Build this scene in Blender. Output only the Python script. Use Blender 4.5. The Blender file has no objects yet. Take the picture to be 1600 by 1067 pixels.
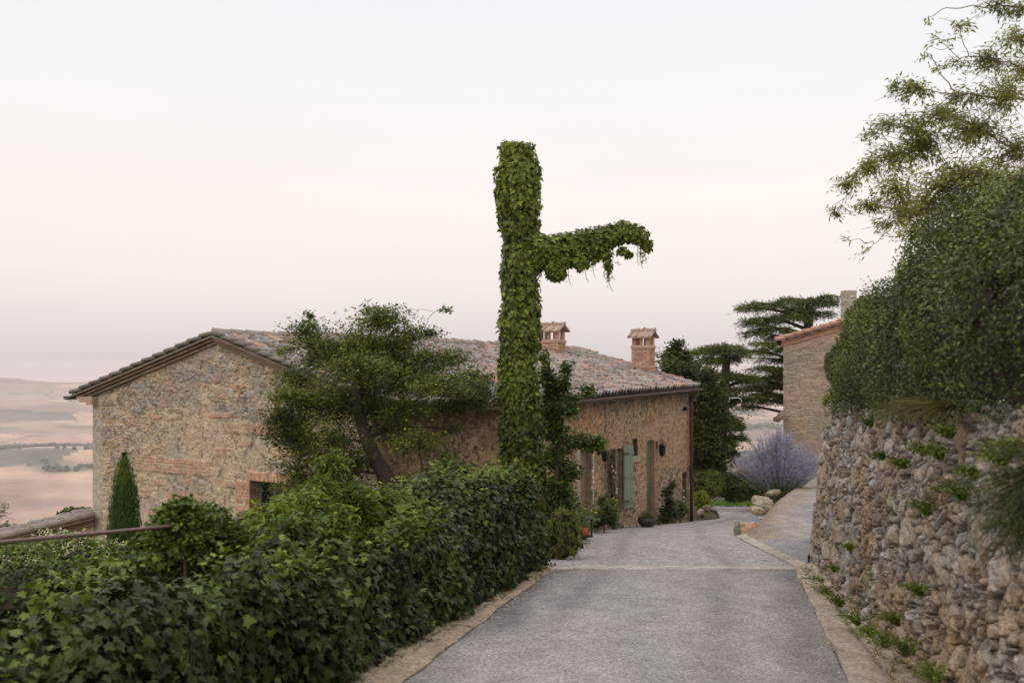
import bpy, bmesh, math, random
import numpy as np
from mathutils import Vector, Matrix
R = math.radians
random.seed(7)
rng = np.random.default_rng(11)
sc = bpy.context.scene
col = sc.collection

# ------------------------------------------------------------------ camera
EYE = 1.8                     # eye above the road at the camera's foot
F = 1600 * 35 / 36.0          # focal length in photo pixels
HOR = 565.0                   # row of the horizon
cam_d = bpy.data.cameras.new('camera')
cam = bpy.data.objects.new('camera', cam_d); col.objects.link(cam)
cam.location = (0, 0, EYE); cam.rotation_euler = (R(90), 0, 0)
cam_d.lens = 35; cam_d.sensor_width = 36; cam_d.sensor_fit = 'HORIZONTAL'
cam_d.shift_y = (HOR - 533.5) / 1600
cam_d.clip_start = 0.1; cam_d.clip_end = 60000
cam_d.dof.use_dof = True; cam_d.dof.focus_distance = 18.5; cam_d.dof.aperture_fstop = 2.8
sc.camera = cam

# ------------------------------------------------------------------ world, sun, exposure
SUN_EL, SUN_AZ = R(38), R(205)      # azimuth clockwise from +Y (soft glow behind and left of the camera)
w = bpy.data.worlds.new("World"); sc.world = w; w.use_nodes = True
nt = w.node_tree; nt.nodes.clear()
N = nt.nodes.new; L = nt.links.new
out = N('ShaderNodeOutputWorld'); bg = N('ShaderNodeBackground')
sky = N('ShaderNodeTexSky'); sky.sky_type = 'NISHITA'; sky.sun_disc = False
sky.sun_elevation = R(12); sky.sun_rotation = SUN_AZ
sky.air_density = 1.0; sky.dust_density = 2.0
tc = N('ShaderNodeTexCoord'); sx = N('ShaderNodeSeparateXYZ'); rp = N('ShaderNodeValToRGB')
L(tc.outputs['Generated'], sx.inputs[0])
el = rp.color_ramp.elements
stops = [(0.0, (.69, .63, .64)), (.03, (.79, .71, .705)), (.085, (.93, .84, .805)), (.16, (.975, .90, .86)), (.25, (.945, .915, .905)),
         (.36, (.91, .895, .945)), (.6, (1.15, 1.13, 1.16)), (1.0, (1.5, 1.48, 1.5))]
el[0].position = stops[0][0]; el[0].color = stops[0][1] + (1,)
el[1].position = stops[-1][0]; el[1].color = stops[-1][1] + (1,)
for p, c_ in stops[1:-1]:
    e = el.new(p); e.color = c_ + (1,)
L(sx.outputs['Z'], rp.inputs[0])
ms = N('ShaderNodeVectorMath'); ms.operation = 'SCALE'; ms.inputs[3].default_value = 0.006
ad = N('ShaderNodeVectorMath'); ad.operation = 'ADD'
L(sky.outputs[0], ms.inputs[0]); L(ms.outputs[0], ad.inputs[0]); L(rp.outputs[0], ad.inputs[1])
# very faint soft streaks of high cloud
nz = N('ShaderNodeTexNoise'); nz.inputs['Scale'].default_value = 2.2; nz.inputs['Detail'].default_value = 3
mp = N('ShaderNodeMapping'); mp.inputs['Scale'].default_value = (1, 1, 5)
L(tc.outputs['Generated'], mp.inputs[0]); L(mp.outputs[0], nz.inputs['Vector'])
mr = N('ShaderNodeMapRange'); mr.inputs[1].default_value = .3; mr.inputs[2].default_value = .7
mr.inputs[3].default_value = .985; mr.inputs[4].default_value = 1.02
L(nz.outputs[0], mr.inputs[0])
m2 = N('ShaderNodeVectorMath'); m2.operation = 'SCALE'
L(ad.outputs[0], m2.inputs[0]); L(mr.outputs[0], m2.inputs[3])
L(m2.outputs[0], bg.inputs[0]); bg.inputs[1].default_value = 1.0
L(bg.outputs[0], out.inputs[0])
sl = bpy.data.lights.new('sun', 'SUN'); sun = bpy.data.objects.new('sun', sl); col.objects.link(sun)
sl.energy = 0.7; sl.angle = R(45); sl.color = (1.0, .90, .80)
sun.rotation_euler = (R(90) - SUN_EL, 0, R(180) - SUN_AZ + R(180))
sun.rotation_euler = Vector((-math.sin(SUN_AZ) * math.cos(SUN_EL), -math.cos(SUN_AZ) * math.cos(SUN_EL), -math.sin(SUN_EL))).to_track_quat('-Z', 'Y').to_euler()
sc.view_settings.view_transform = 'Standard'; sc.view_settings.look = 'None'
sc.view_settings.exposure = 0.0; sc.view_settings.gamma = 1.0
sc.render.engine = 'CYCLES'
sc.cycles.use_denoising = True
sc.cycles.max_bounces = 6; sc.cycles.diffuse_bounces = 3; sc.cycles.glossy_bounces = 2
sc.cycles.transmission_bounces = 3; sc.cycles.volume_bounces = 1; sc.cycles.transparent_max_bounces = 8

# ------------------------------------------------------------------ helpers
def lin(r, g, b, k=1.0):
    f = lambda v: ((v / 255 + .055) / 1.055) ** 2.4 if v > 10 else v / 255 / 12.92
    return np.array([f(r) * k, f(g) * k, f(b) * k])

def P(px, row, d):
    return np.array([(px - 800) / F * d, d, EYE + (HOR - row) / F * d])

def hsh(ix, iy, iz=0, seed=0):
    h = (ix.astype(np.int64) * 374761393 + np.asarray(iy).astype(np.int64) * 668265263 + np.asarray(iz).astype(np.int64) * 2147483647 + seed * 1274126177) & 0xffffffff
    h = ((h ^ (h >> 13)) * 1274126177) & 0xffffffff
    h = ((h ^ (h >> 16)) * 2246822519) & 0xffffffff
    h = h ^ (h >> 15)
    return (h & 0xffffff) / float(0xffffff)

def noise2(x, y, seed=0):
    x = np.asarray(x, float); y = np.asarray(y, float)
    ix = np.floor(x); iy = np.floor(y); fx = x - ix; fy = y - iy
    fx = fx * fx * (3 - 2 * fx); fy = fy * fy * (3 - 2 * fy)
    a = hsh(ix, iy, 0, seed); b = hsh(ix + 1, iy, 0, seed); c = hsh(ix, iy + 1, 0, seed); d = hsh(ix + 1, iy + 1, 0, seed)
    return (a * (1 - fx) + b * fx) * (1 - fy) + (c * (1 - fx) + d * fx) * fy - .5

def fbm2(x, y, seed=0, oct=4):
    s = 0; a = 1.0
    for o in range(oct):
        s = s + a * noise2(x * 2 ** o, y * 2 ** o, seed + o); a *= .5
    return s

def noise3(p, scale, seed=0):
    p = p * scale; i = np.floor(p); f = p - i; f = f * f * (3 - 2 * f)
    r = 0
    for dx in (0, 1):
        for dy in (0, 1):
            for dz in (0, 1):
                wgt = (f[:, 0] if dx else 1 - f[:, 0]) * (f[:, 1] if dy else 1 - f[:, 1]) * (f[:, 2] if dz else 1 - f[:, 2])
                r = r + wgt * hsh(i[:, 0] + dx, i[:, 1] + dy, i[:, 2] + dz, seed)
    return r - .5

def sstep(a, b, x):
    t = np.clip((x - a) / (b - a), 0, 1); return t * t * (3 - 2 * t)

def voro(x, y, cx, cy, seed=0, jit=.95, wvar=.35, p=2.0, ani=.5):
    """F1, F2 and two random numbers of the nearest cell; cells of size cx * cy"""
    gx = x / cx; gy = y / cy
    gx = gx + .5 * hsh(np.floor(gy * 1.0), np.zeros_like(gy), 0, seed + 99)
    ix = np.floor(gx); iy = np.floor(gy)
    f1 = np.full(x.shape, 9.); f2 = np.full(x.shape, 9.); r1 = np.zeros(x.shape); r2 = np.zeros(x.shape); sxx = np.zeros(x.shape); syy = np.zeros(x.shape)
    for a in (-2, -1, 0, 1, 2):
        for b in (-2, -1, 0, 1, 2):
            jx = ix + a; jy = iy + b
            px = jx + .5 + jit * (hsh(jx, jy, 1, seed) - .5); py = jy + .5 + jit * (hsh(jx, jy, 2, seed) - .5)
            wv = 1 + wvar * (hsh(jx, jy, 3, seed) - .5) * 2; an = 1 + ani * (hsh(jx, jy, 4, seed) - .5)
            th = .9 * (hsh(jx, jy, 5, seed) - .5)
            dx = gx - px; dy = gy - py
            ex = (dx * np.cos(th) + dy * np.sin(th)) * an; ey = (-dx * np.sin(th) + dy * np.cos(th)) / an
            d = (np.abs(ex) ** p + np.abs(ey) ** p) ** (1 / p) / wv
            m = d < f1
            f2 = np.where(m, f1, np.minimum(f2, d))
            r1 = np.where(m, hsh(jx, jy, 6, seed), r1); r2 = np.where(m, hsh(jx, jy, 7, seed), r2)
            sxx = np.where(m, dx, sxx); syy = np.where(m, dy, syy)
            f1 = np.where(m, d, f1)
    return f1, f2, r1, r2, sxx, syy

class MB:
    """collects vertices, faces and per-vertex colours; builds ONE mesh object"""
    def __init__(s): s.v = []; s.c = []; s.f = []; s.n = 0
    def add(s, v, faces, c):
        v = np.asarray(v, float).reshape(-1, 3); c = np.asarray(c, float)
        if c.ndim == 1: c = np.tile(c[:3], (len(v), 1))
        s.v.append(v); s.c.append(c[:, :3])
        if isinstance(faces, np.ndarray): faces = [faces]
        for fa in faces:
            fa = np.asarray(fa)
            if fa.ndim == 1: fa = fa[None]
            if len(fa): s.f.append(fa + s.n)
        s.n += len(v)
    def box(s, c, size, colr, rz=0.0, jit=0.0, M=None):
        a, b, h = np.array(size) / 2.0
        v = np.array([[x, y, z] for x in (-a, a) for y in (-b, b) for z in (-h, h)])
        if jit: v = v + rng.uniform(-jit, jit, v.shape)
        if M is not None: v = v @ np.asarray(M).T
        if rz: v = v @ np.array([[math.cos(rz), math.sin(rz), 0], [-math.sin(rz), math.cos(rz), 0], [0, 0, 1]])
        s.add(v + np.array(c), np.array([[0, 1, 3, 2], [4, 6, 7, 5], [0, 4, 5, 1], [2, 3, 7, 6], [0, 2, 6, 4], [1, 5, 7, 3]]), colr)
    def tube(s, pts, rad, colr, k=6, cap=True):
        pts = np.asarray(pts, float); n = len(pts)
        rad = np.broadcast_to(np.asarray(rad, float), (n,)) if np.ndim(rad) < 2 else rad
        t = np.gradient(pts, axis=0); t /= np.linalg.norm(t, axis=1)[:, None] + 1e-9
        up = np.array([0, 0, 1.]) if abs(t[:, 2]).mean() < .8 else np.array([1., 0, 0])
        a = np.cross(t, up); a /= np.linalg.norm(a, axis=1)[:, None] + 1e-9
        b = np.cross(t, a)
        th = np.linspace(0, 2 * np.pi, k, endpoint=False)
        v = pts[:, None] + rad[:, None, None] * (np.cos(th)[None, :, None] * a[:, None] + np.sin(th)[None, :, None] * b[:, None])
        i = np.arange(n - 1)[:, None] * k; j = np.arange(k)[None]; j2 = (j + 1) % k
        f = [np.stack([i + j, i + j2, i + k + j2, i + k + j], -1).reshape(-1, 4)]
        if cap: f += [np.arange(k)[None, ::-1], (np.arange(k) + (n - 1) * k)[None]]
        s.add(v.reshape(-1, 3), f, colr)
    def grid(s, V, C, mask=None, flip=False):
        nu, nv = V.shape[:2]
        i = np.arange(nu - 1)[:, None] * nv; j = np.arange(nv - 1)[None]
        f = np.stack([i + j, i + nv + j, i + nv + j + 1, i + j + 1], -1)
        if flip: f = f[..., ::-1]
        f = f[mask] if mask is not None else f.reshape(-1, 4)
        s.add(V.reshape(-1, 3), [f], np.asarray(C).reshape(-1, 3) if np.ndim(C) > 1 else C)
    def build(s, name, mat, parent=None, smooth=True, origin=None):
        me = bpy.data.meshes.new(name)
        v = np.concatenate(s.v).astype(np.float32); c = np.concatenate(s.c)
        if origin is None:
            origin = np.array([(v[:, 0].min() + v[:, 0].max()) / 2, (v[:, 1].min() + v[:, 1].max()) / 2, v[:, 2].min()])
        me.vertices.add(len(v)); me.vertices.foreach_set('co', (v - origin).astype(np.float32).ravel())
        nl = sum(f.size for f in s.f); npoly = sum(len(f) for f in s.f)
        me.loops.add(nl); me.polygons.add(npoly)
        me.loops.foreach_set('vertex_index', np.concatenate([f.ravel() for f in s.f]).astype(np.int32))
        tot = np.concatenate([np.full(len(f), f.shape[1]) for f in s.f]).astype(np.int32)
        st = np.concatenate([[0], np.cumsum(tot)[:-1]]).astype(np.int32)
        me.polygons.foreach_set('loop_start', st); me.polygons.foreach_set('loop_total', tot)
        me.polygons.foreach_set('use_smooth', np.full(npoly, bool(smooth)))
        me.update(calc_edges=True)
        at = me.attributes.new('Col', 'FLOAT_COLOR', 'POINT')
        cc = np.ones((len(v), 4), np.float32); cc[:, :3] = np.clip(c, 0, 1)
        at.data.foreach_set('color', cc.ravel())
        me.materials.append(mat)
        o = bpy.data.objects.new(name, me); col.objects.link(o)
        if parent is not None:
            o.parent = parent; o.location = Vector(origin) - wloc(parent)
        else: o.location = origin
        return o

def wloc(o):
    v = Vector(o.location)
    while o.parent: o = o.parent; v += Vector(o.location)
    return v

def tag(o, label=None, cat=None, group=None, kind=None):
    if label: o['label'] = label
    if cat: o['category'] = cat
    if group: o['group'] = group
    if kind: o['kind'] = kind
    return o

def thing(name, loc, label, cat, group=None):
    o = bpy.data.objects.new(name, None); col.objects.link(o); o.location = Vector([float(q) for q in loc])
    o.empty_display_size = .2
    return tag(o, label, cat, group)

# ------------------------------------------------------------------ materials (all node based)
def mat_col(name, rough=.9, sat=1.0, val=1.0, *, speck=None, bump=.3, bscale=30, var=.25, vscale=8, spec=.3, fine=None, dist=.02):
    """vertex colour broken up by noise, with a noise bump"""
    m = bpy.data.materials.new(name); m.use_nodes = True; t = m.node_tree; b = t.nodes['Principled BSDF']
    a = t.nodes.new('ShaderNodeAttribute'); a.attribute_name = 'Col'
    tc = t.nodes.new('ShaderNodeTexCoord')
    n1 = t.nodes.new('ShaderNodeTexNoise'); n1.inputs['Scale'].default_value = vscale; n1.inputs['Detail'].default_value = 6; n1.inputs['Roughness'].default_value = .7
    mr = t.nodes.new('ShaderNodeMapRange'); mr.inputs[1].default_value = .25; mr.inputs[2].default_value = .75
    mr.inputs[3].default_value = 1 - var; mr.inputs[4].default_value = 1 + var
    sc_ = t.nodes.new('ShaderNodeVectorMath'); sc_.operation = 'SCALE'
    t.links.new(tc.outputs['Object'], n1.inputs['Vector']); t.links.new(n1.outputs[0], mr.inputs[0])
    t.links.new(a.outputs['Color'], sc_.inputs[0]); t.links.new(mr.outputs[0], sc_.inputs[3])
    last = sc_.outputs[0]
    if fine:
        vo = t.nodes.new('ShaderNodeTexVoronoi'); vo.inputs['Scale'].default_value = fine
        t.links.new(tc.outputs['Object'], vo.inputs['Vector'])
        bw = t.nodes.new('ShaderNodeRGBToBW'); t.links.new(vo.outputs['Color'], bw.inputs[0])
        m3 = t.nodes.new('ShaderNodeMapRange'); m3.inputs[3].default_value = .62; m3.inputs[4].default_value = 1.38
        t.links.new(bw.outputs[0], m3.inputs[0])
        s2 = t.nodes.new('ShaderNodeVectorMath'); s2.operation = 'SCALE'
        t.links.new(last, s2.inputs[0]); t.links.new(m3.outputs[0], s2.inputs[3]); last = s2.outputs[0]
    if speck:
        n3 = t.nodes.new('ShaderNodeTexNoise'); n3.inputs['Scale'].default_value = speck[0]; n3.inputs['Detail'].default_value = 4; n3.inputs['Roughness'].default_value = .8
        m4 = t.nodes.new('ShaderNodeMapRange'); m4.inputs[1].default_value = .36; m4.inputs[2].default_value = .64; m4.inputs[3].default_value = 1 - speck[1]; m4.inputs[4].default_value = 1 + speck[1]
        s3 = t.nodes.new('ShaderNodeVectorMath'); s3.operation = 'SCALE'
        t.links.new(tc.outputs['Object'], n3.inputs['Vector']); t.links.new(n3.outputs[0], m4.inputs[0]); t.links.new(last, s3.inputs[0]); t.links.new(m4.outputs[0], s3.inputs[3]); last = s3.outputs[0]
    if sat != 1 or val != 1:
        hs = t.nodes.new('ShaderNodeHueSaturation'); hs.inputs['Saturation'].default_value = sat; hs.inputs['Value'].default_value = val
        t.links.new(last, hs.inputs['Color']); last = hs.outputs[0]
    t.links.new(last, b.inputs['Base Color'])
    b.inputs['Roughness'].default_value = rough; b.inputs['Specular IOR Level'].default_value = spec
    if bump:
        n2 = t.nodes.new('ShaderNodeTexNoise'); n2.inputs['Scale'].default_value = bscale; n2.inputs['Detail'].default_value = 5
        bp = t.nodes.new('ShaderNodeBump'); bp.inputs['Strength'].default_value = bump; bp.inputs['Distance'].default_value = dist
        t.links.new(tc.outputs['Object'], n2.inputs['Vector']); t.links.new(n2.outputs[0], bp.inputs['Height'])
        t.links.new(bp.outputs[0], b.inputs['Normal'])
    return m

def mat_leaf(name, rough=.5, trans=.25, spec=.35):
    m = bpy.data.materials.new(name); m.use_nodes = True; t = m.node_tree; b = t.nodes['Principled BSDF']
    a = t.nodes.new('ShaderNodeAttribute'); a.attribute_name = 'Col'
    tr = t.nodes.new('ShaderNodeBsdfTranslucent'); mx = t.nodes.new('ShaderNodeMixShader'); mx.inputs[0].default_value = trans
    t.links.new(a.outputs['Color'], b.inputs['Base Color'])
    g = t.nodes.new('ShaderNodeVectorMath'); g.operation = 'MULTIPLY'; g.inputs[1].default_value = (1.2, 1.3, .6)
    t.links.new(a.outputs['Color'], g.inputs[0]); t.links.new(g.outputs[0], tr.inputs[0])
    b.inputs['Roughness'].default_value = rough; b.inputs['Specular IOR Level'].default_value = spec
    t.links.new(b.outputs[0], mx.inputs[1]); t.links.new(tr.outputs[0], mx.inputs[2])
    t.links.new(mx.outputs[0], t.nodes['Material Output'].inputs[0])
    return m

M_STONE = mat_col('stone', .92, .82, .86, bump=.6, bscale=45, var=.3, vscale=14, fine=70, speck=(26, .22))
M_MASON = mat_col('masonry', .95, .78, .93, bump=.5, bscale=35, var=.28, vscale=9, fine=45)
M_PLAST = mat_col('worn_plaster', .95, .80, .76, bump=.5, bscale=28, var=.25, vscale=7, fine=38)  # lowered value puts the lane side's shading into the plaster colour
M_TILE = mat_col('terracotta_tile', .93, .80, .73, bump=.4, bscale=40, var=.3, vscale=22)
M_BRICK = mat_col('brick', .93, .76, .84, bump=.3, bscale=50, var=.2, vscale=25)
M_ROAD = mat_col('gravel_asphalt', .9, bump=.8, bscale=70, var=.22, vscale=3.0, fine=55, dist=.02, speck=(38, .34))
M_DUST = mat_col('dusty_gravel', .95, bump=.6, bscale=50, var=.18, vscale=4.0, fine=30, dist=.02, speck=(16, .22))
M_KERB = mat_col('kerb_concrete', .95, bump=.35, bscale=30, var=.2, vscale=5, fine=40)
M_SOIL = mat_col('soil', 1, bump=.6, bscale=20, var=.3, vscale=3)
M_LEAF = mat_leaf('leaf', .55, .2, .25); M_GLOSS = mat_leaf('glossy_leaf', .5, .14, .28); M_NEEDLE = mat_leaf('needle', .65, .12, .2)
M_BARK = mat_col('bark', .95, bump=.7, bscale=25, var=.3, vscale=12)
M_WOOD = mat_col('painted_wood', .65, bump=.15, bscale=30, var=.15, vscale=6)
M_METAL = mat_col('metal', .5, bump=.1, bscale=30, var=.2, vscale=8, spec=.5)
M_FLOWER = mat_leaf('petal', .7, .3, .2)
M_ROCK = mat_col('rock', .92, bump=.7, bscale=14, var=.28, vscale=6, fine=30, dist=.03)
m = bpy.data.materials.new('window_glass'); m.use_nodes = True
m.node_tree.nodes['Principled BSDF'].inputs['Base Color'].default_value = (.012, .014, .016, 1); m.node_tree.nodes['Principled BSDF'].inputs['Roughness'].default_value = .12
M_GLASS = m

# ------------------------------------------------------------------ leaves
def leaf_tpl(kind):
    if kind == 'ivy':      # five pointed lobes, folded a little along the midrib
        o = [(0, -.06), (.3, -.22), (.27, .06), (.5, .2), (.25, .36), (.0, .85), (-.25, .36), (-.5, .2), (-.27, .06), (-.3, -.22)]
        v = [(0, .1, 0)] + [(x, y, -.22 * abs(x) - .12 * max(y - .1, 0) ** 2) for x, y in o]
        n = len(o); f = np.array([[0, 1 + i, 1 + (i + 1) % n] for i in range(n)])
    elif kind == 'oval':
        v = [(0, -.1, 0), (.26, .15, -.07), (.24, .5, -.08), (0, .85, -.1), (-.24, .5, -.08), (-.26, .15, -.07), (0, .35, .02)]
        f = np.array([[6, 0, 1], [6, 1, 2], [6, 2, 3], [6, 3, 4], [6, 4, 5], [6, 5, 0]])
    elif kind == 'long':
        v = [(0, 0, 0), (.15, .38, -.05), (0, 1, -.22), (-.15, .38, -.05)]; f = np.array([[0, 1, 2], [0, 2, 3]])
    elif kind == 'needle':
        v = [(0, 0, 0), (.08, .5, 0), (0, 1, .02), (-.08, .5, 0)]; f = np.array([[0, 1, 2, 3]])
    else:                  # small rounded blade
        v = [(0, 0, 0), (.3, .4, -.06), (0, .85, 0), (-.3, .4, -.06)]; f = np.array([[0, 1, 2], [0, 2, 3]])
    return np.array(v, float), f

def add_leaves(mb, pos, nrm, tip, size, colr, kind):
    """pos, nrm, tip: (n,3); size (n,), colr (n,3)"""
    n = len(pos)
    nrm = nrm / (np.linalg.norm(nrm, axis=1)[:, None] + 1e-9)
    tip = tip - (tip * nrm).sum(1)[:, None] * nrm; tip /= np.linalg.norm(tip, axis=1)[:, None] + 1e-9
    sx_ = np.cross(tip, nrm)
    tv, tf = leaf_tpl(kind); k = len(tv)
    wv = rng.uniform(.8, 1.15, n)
    v = pos[:, None] + size[:, None, None] * (tv[None, :, 0:1] * (sx_ * wv[:, None])[:, None] + tv[None, :, 1:2] * tip[:, None] + tv[None, :, 2:3] * nrm[:, None])
    f = (tf[None] + (np.arange(n) * k)[:, None, None]).reshape(-1, tf.shape[1])
    mb.add(v.reshape(-1, 3), [f], np.repeat(colr, k, axis=0))

def unit(n):
    v = rng.normal(size=(n, 3)); return v / np.linalg.norm(v, axis=1)[:, None]

def leafcols(pos, c1, c2, c3=None, scale=1.5, vary=.22, p3=.05, seed=0):
    t = np.clip(.5 + noise3(pos, scale, seed) * 1.3 + rng.normal(0, .22, len(pos)), 0, 1)[:, None]
    c = np.asarray(c1) * (1 - t) + np.asarray(c2) * t
    if c3 is not None:
        m = (rng.random(len(pos)) < p3 * (1 + 5 * np.clip(noise3(pos, 2.2, seed + 5), 0, 1)))[:, None]
        c = np.where(m, np.asarray(c3), c)
    return c * rng.uniform(1 - vary, 1 + vary, (len(pos), 1)) * np.array([1.13, .97, .68])

def surf_foliage(f, n, size, cols, kind='ivy', depth=.16, out_=.05, up=.35, tipdown=1.0, rand=.45, s_rng=(0, 1), p_rng=(0, 1), core=None, core_in=.1, seed=0, clump=.0, core_n=(60, 40), gaps=0.0, inn=None, ax_=np.array([1., 1, 1])):
    """leaves over the surface f(s, p) -> (n,3). returns MB of leaves and MB of the twiggy inside"""
    def sample(m):
        return rng.uniform(*s_rng, m), rng.uniform(*p_rng, m)
    e = 1e-3
    s, p = sample(n * 3)
    q = f(s, p); du = (f(s + e, p) - q) / e; dv = (f(s, p + e) - q) / e
    nr = np.cross(du, dv); ar = np.linalg.norm(nr, axis=1); nr /= ar[:, None] + 1e-9
    sg_ = 1.0
    k_ = (s > np.quantile(s, .45)) & (s < np.quantile(s, .55)) if inn is None else slice(None)
    ctr = np.median(q[k_], axis=0) if inn is None else inn
    if ((q[k_] - ctr) * nr[k_] * ax_).sum(1).mean() < 0: sg_ = -1.0
    nr = nr * sg_
    pr = ar / ar.max() if ar.max() > 0 else ar
    pr = ar / np.percentile(ar, 97)
    if gaps: pr = pr * (noise3(q, 3.2, seed + 3) > -.5 + gaps)
    keep = rng.random(len(s)) < pr
    q, nr = q[keep][:n], nr[keep][:n]
    cl = noise3(q, 2.4, seed + 8) * clump if clump else 0
    dd = rng.uniform(-depth, out_, len(q)) + cl
    pos = q + nr * dd[:, None]
    no = nr * .8 + np.array([0, 0, up]) + rng.normal(0, rand, nr.shape)
    tip = np.array([0, 0, -tipdown]) + nr * .25 + rng.normal(0, .5, nr.shape)
    sz = size * rng.uniform(.45, 1.4, len(q))
    mb = MB(); add_leaves(mb, pos, no, tip, sz, leafcols(pos, *cols, seed=seed), kind)
    mc = None
    if core is not None:
        a = np.linspace(*s_rng, core_n[0]); b = np.linspace(*p_rng, core_n[1]); A, B = np.meshgrid(a, b, indexing='ij')
        q = f(A.ravel(), B.ravel()); du = (f(A.ravel() + e, B.ravel()) - q); dv = (f(A.ravel(), B.ravel() + e) - q)
        nr = sg_ * np.cross(du, dv); nr /= np.linalg.norm(nr, axis=1)[:, None] + 1e-12
        q = q - nr * (core_in + .06 * noise3(q, 6, 3)[:, None])
        mc = MB(); mc.grid(q.reshape(len(a), len(b), 3), np.asarray(core))
    return mb, mc

def bez(a, b, c, n=8):
    t = np.linspace(0, 1, n)[:, None]; return (1 - t) ** 2 * a + 2 * t * (1 - t) * b + t * t * c

def clump_tree(wood, leaves, trunk, clumps, kind, lsize, cols, tw=10, lpt=30, thick=.03, wcol=lin(70, 60, 52), flat=False, droop=.4, tiprad=.3, seed=0, attach=None, wig=.12, ros=6, bare=0):
    """clumps: (centre, (rx,ry,rz), twigs multiplier). branches grow from the trunk path to each clump and split to twigs that carry leaves"""
    trunk = np.asarray(trunk, float)
    P_, T_ = [], []
    nodes = [(q, 0.0, 1.0) for q in trunk[6:]]
    tp_ = trunk[len(trunk) * 2 // 3]
    order = sorted(range(len(clumps)), key=lambda i: min(np.linalg.norm(np.asarray(clumps[i][0]) - q) for q in trunk[6:]))
    for ci in order:
        c, r, mul = clumps[ci]
        c = np.asarray(c, float); r = np.asarray(r, float)
        cost = [np.linalg.norm(q - c) + .45 * L_ + (.6 * max(0, q[2] - c[2])) for q, L_, w_ in nodes]
        k = int(np.argmin(cost)); a, L_, w_ = nodes[k]; D_ = np.linalg.norm(c - a)
        mid = (a + c) / 2 + np.array([0, 0, .10 * D_]) + rng.normal(0, wig, 3) * D_ * .6
        br = bez(a, mid, c, 13); wob = rng.normal(0, 1, (13, 3)); wob[1:-1] = (wob[:-2] + wob[1:-1] + wob[2:]) / 3; wob[0] = 0; br = br + wob * .035 * D_ ** .8 * min(1.0, thick * 30)
        w1 = w_ * (.72 if L_ == 0 else .68); rad_ = np.linspace(thick * w1, thick * w1 * .55, 13)
        wood.tube(br, rad_, wcol, 6, False)
        for j in (5, 8, 12): nodes.append((br[j], L_ + D_ * j / 12, max(w1 * .8, .22)))
        br = br[[0, 2, 4, 6, 8, 9, 10, 11, 12]]
        for t in range(int(bare * mul)):
            s0 = br[rng.integers(3, 9)]; e_ = c + unit(1)[0] * r * rng.uniform(.9, 1.7); m_ = (s0 + e_) / 2 + rng.normal(0, .16, 3) * np.linalg.norm(e_ - s0); wood.tube(bez(s0, m_, e_, 6), np.linspace(.006, .0025, 6), wcol, 3, False)
        for t in range(int(tw * mul)):
            s0 = br[rng.integers(5, 9)]
            u = unit(1)[0] * rng.random() ** .4; e_ = c + u * r * 1.05
            if flat: e_[2] = c[2] + u[2] * r[2]
            m_ = (s0 + e_) / 2 + rng.normal(0, .1, 3) * np.linalg.norm(e_ - s0)
            tp = bez(s0, m_, e_, 6)
            wood.tube(tp, np.linspace(max(thick * .2, .0035), max(thick * .06, .0015), 6), wcol, 3, False)
            nl = int(lpt * rng.uniform(.6, 1.4)); kc = max(1, nl // ros)
            q = np.repeat(rng.uniform(.3, 1.05, kc), ros); nl = len(q); q0 = np.clip(q, 0, 1)[:, None]
            pp = (1 - q0) ** 2 * s0 + 2 * q0 * (1 - q0) * m_ + q0 ** 2 * e_ + np.repeat(rng.normal(0, tiprad * .5, (kc, 3)), ros, 0) * (np.array([1, 1, .45]) if flat else 1) * min(r.min() * 1.5, 1) + rng.normal(0, lsize * .55, (nl, 3))
            P_.append(pp); T_.append(np.tile((e_ - s0) / (np.linalg.norm(e_ - s0) + 1e-6), (nl, 1)))
    pos = np.concatenate(P_); td = np.concatenate(T_)
    n = len(pos)
    nr = np.array([0, 0, 1.]) + rng.normal(0, .55, (n, 3))
    tip = td + rng.normal(0, .7, (n, 3)) + np.array([0, 0, -droop])
    add_leaves(leaves, pos, nr, tip, lsize * rng.uniform(.6, 1.3, n), leafcols(pos, *cols, seed=seed), kind)

# ================================================================== GROUND
def base_z(y):
    y = np.asarray(y, float)
    return EYE + np.interp(y, [-30, 0, 14, 31, 38, 60], [-.3, -1.8, -2.906, -4.93, -5.37, -5.9])
def split_x(y):                    # edge between the lane and the upper path
    return np.interp(y, [14, 18.5, 22, 27, 30, 36], [4.1, 4.6, 5.0, 6.6, 7.8, 9.2])
def wall_x(y):                     # foot of the dry-stone wall
    return np.interp(y, [-6, 4, 7.3, 11, 14.5, 16.6, 18.5, 22], [.6, 2.3, 2.95, 3.66, 4.33, 5.0, 6.3, 10.5])
def hedge_x(y):                    # road side of the ivy hedge
    return -1.14 + .254 * (np.asarray(y, float) - 7.55)
def road_l(y): return -.776 + .2136 * (np.asarray(y, float) - 7.55)
def road_r(y): return 2.53 + .2205 * (np.asarray(y, float) - 7.55)

def near_z(x, y):
    z = base_z(y)
    up = np.interp(y, [17, 20, 24, 30, 36, 44], [0, .12, .52, 1.0, 1.1, .8])
    z = z + up * sstep(-.1, .8, x - split_x(y)) * (np.asarray(y) < 44)
    # terrace behind the dry stone wall
    top = EYE - .3 - .035 * np.clip(y, 0, 40)
    t = sstep(.35, .6, x - wall_x(y)) * sstep(22.5, 20.5, y)
    z = z * (1 - t) + np.maximum(top, z) * t
    # lower garden behind the hedge
    d = hedge_x(np.minimum(y, 16.5)) - 1.25 - x
    lo = np.interp(y, [-10, 3, 12, 20, 40], [-.7, -.9, -1.3, -1.0, -.7])
    z = z + lo * sstep(0, 1.6, d) - .06 * np.clip(d - 1.5, 0, 10)
    return z

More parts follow.
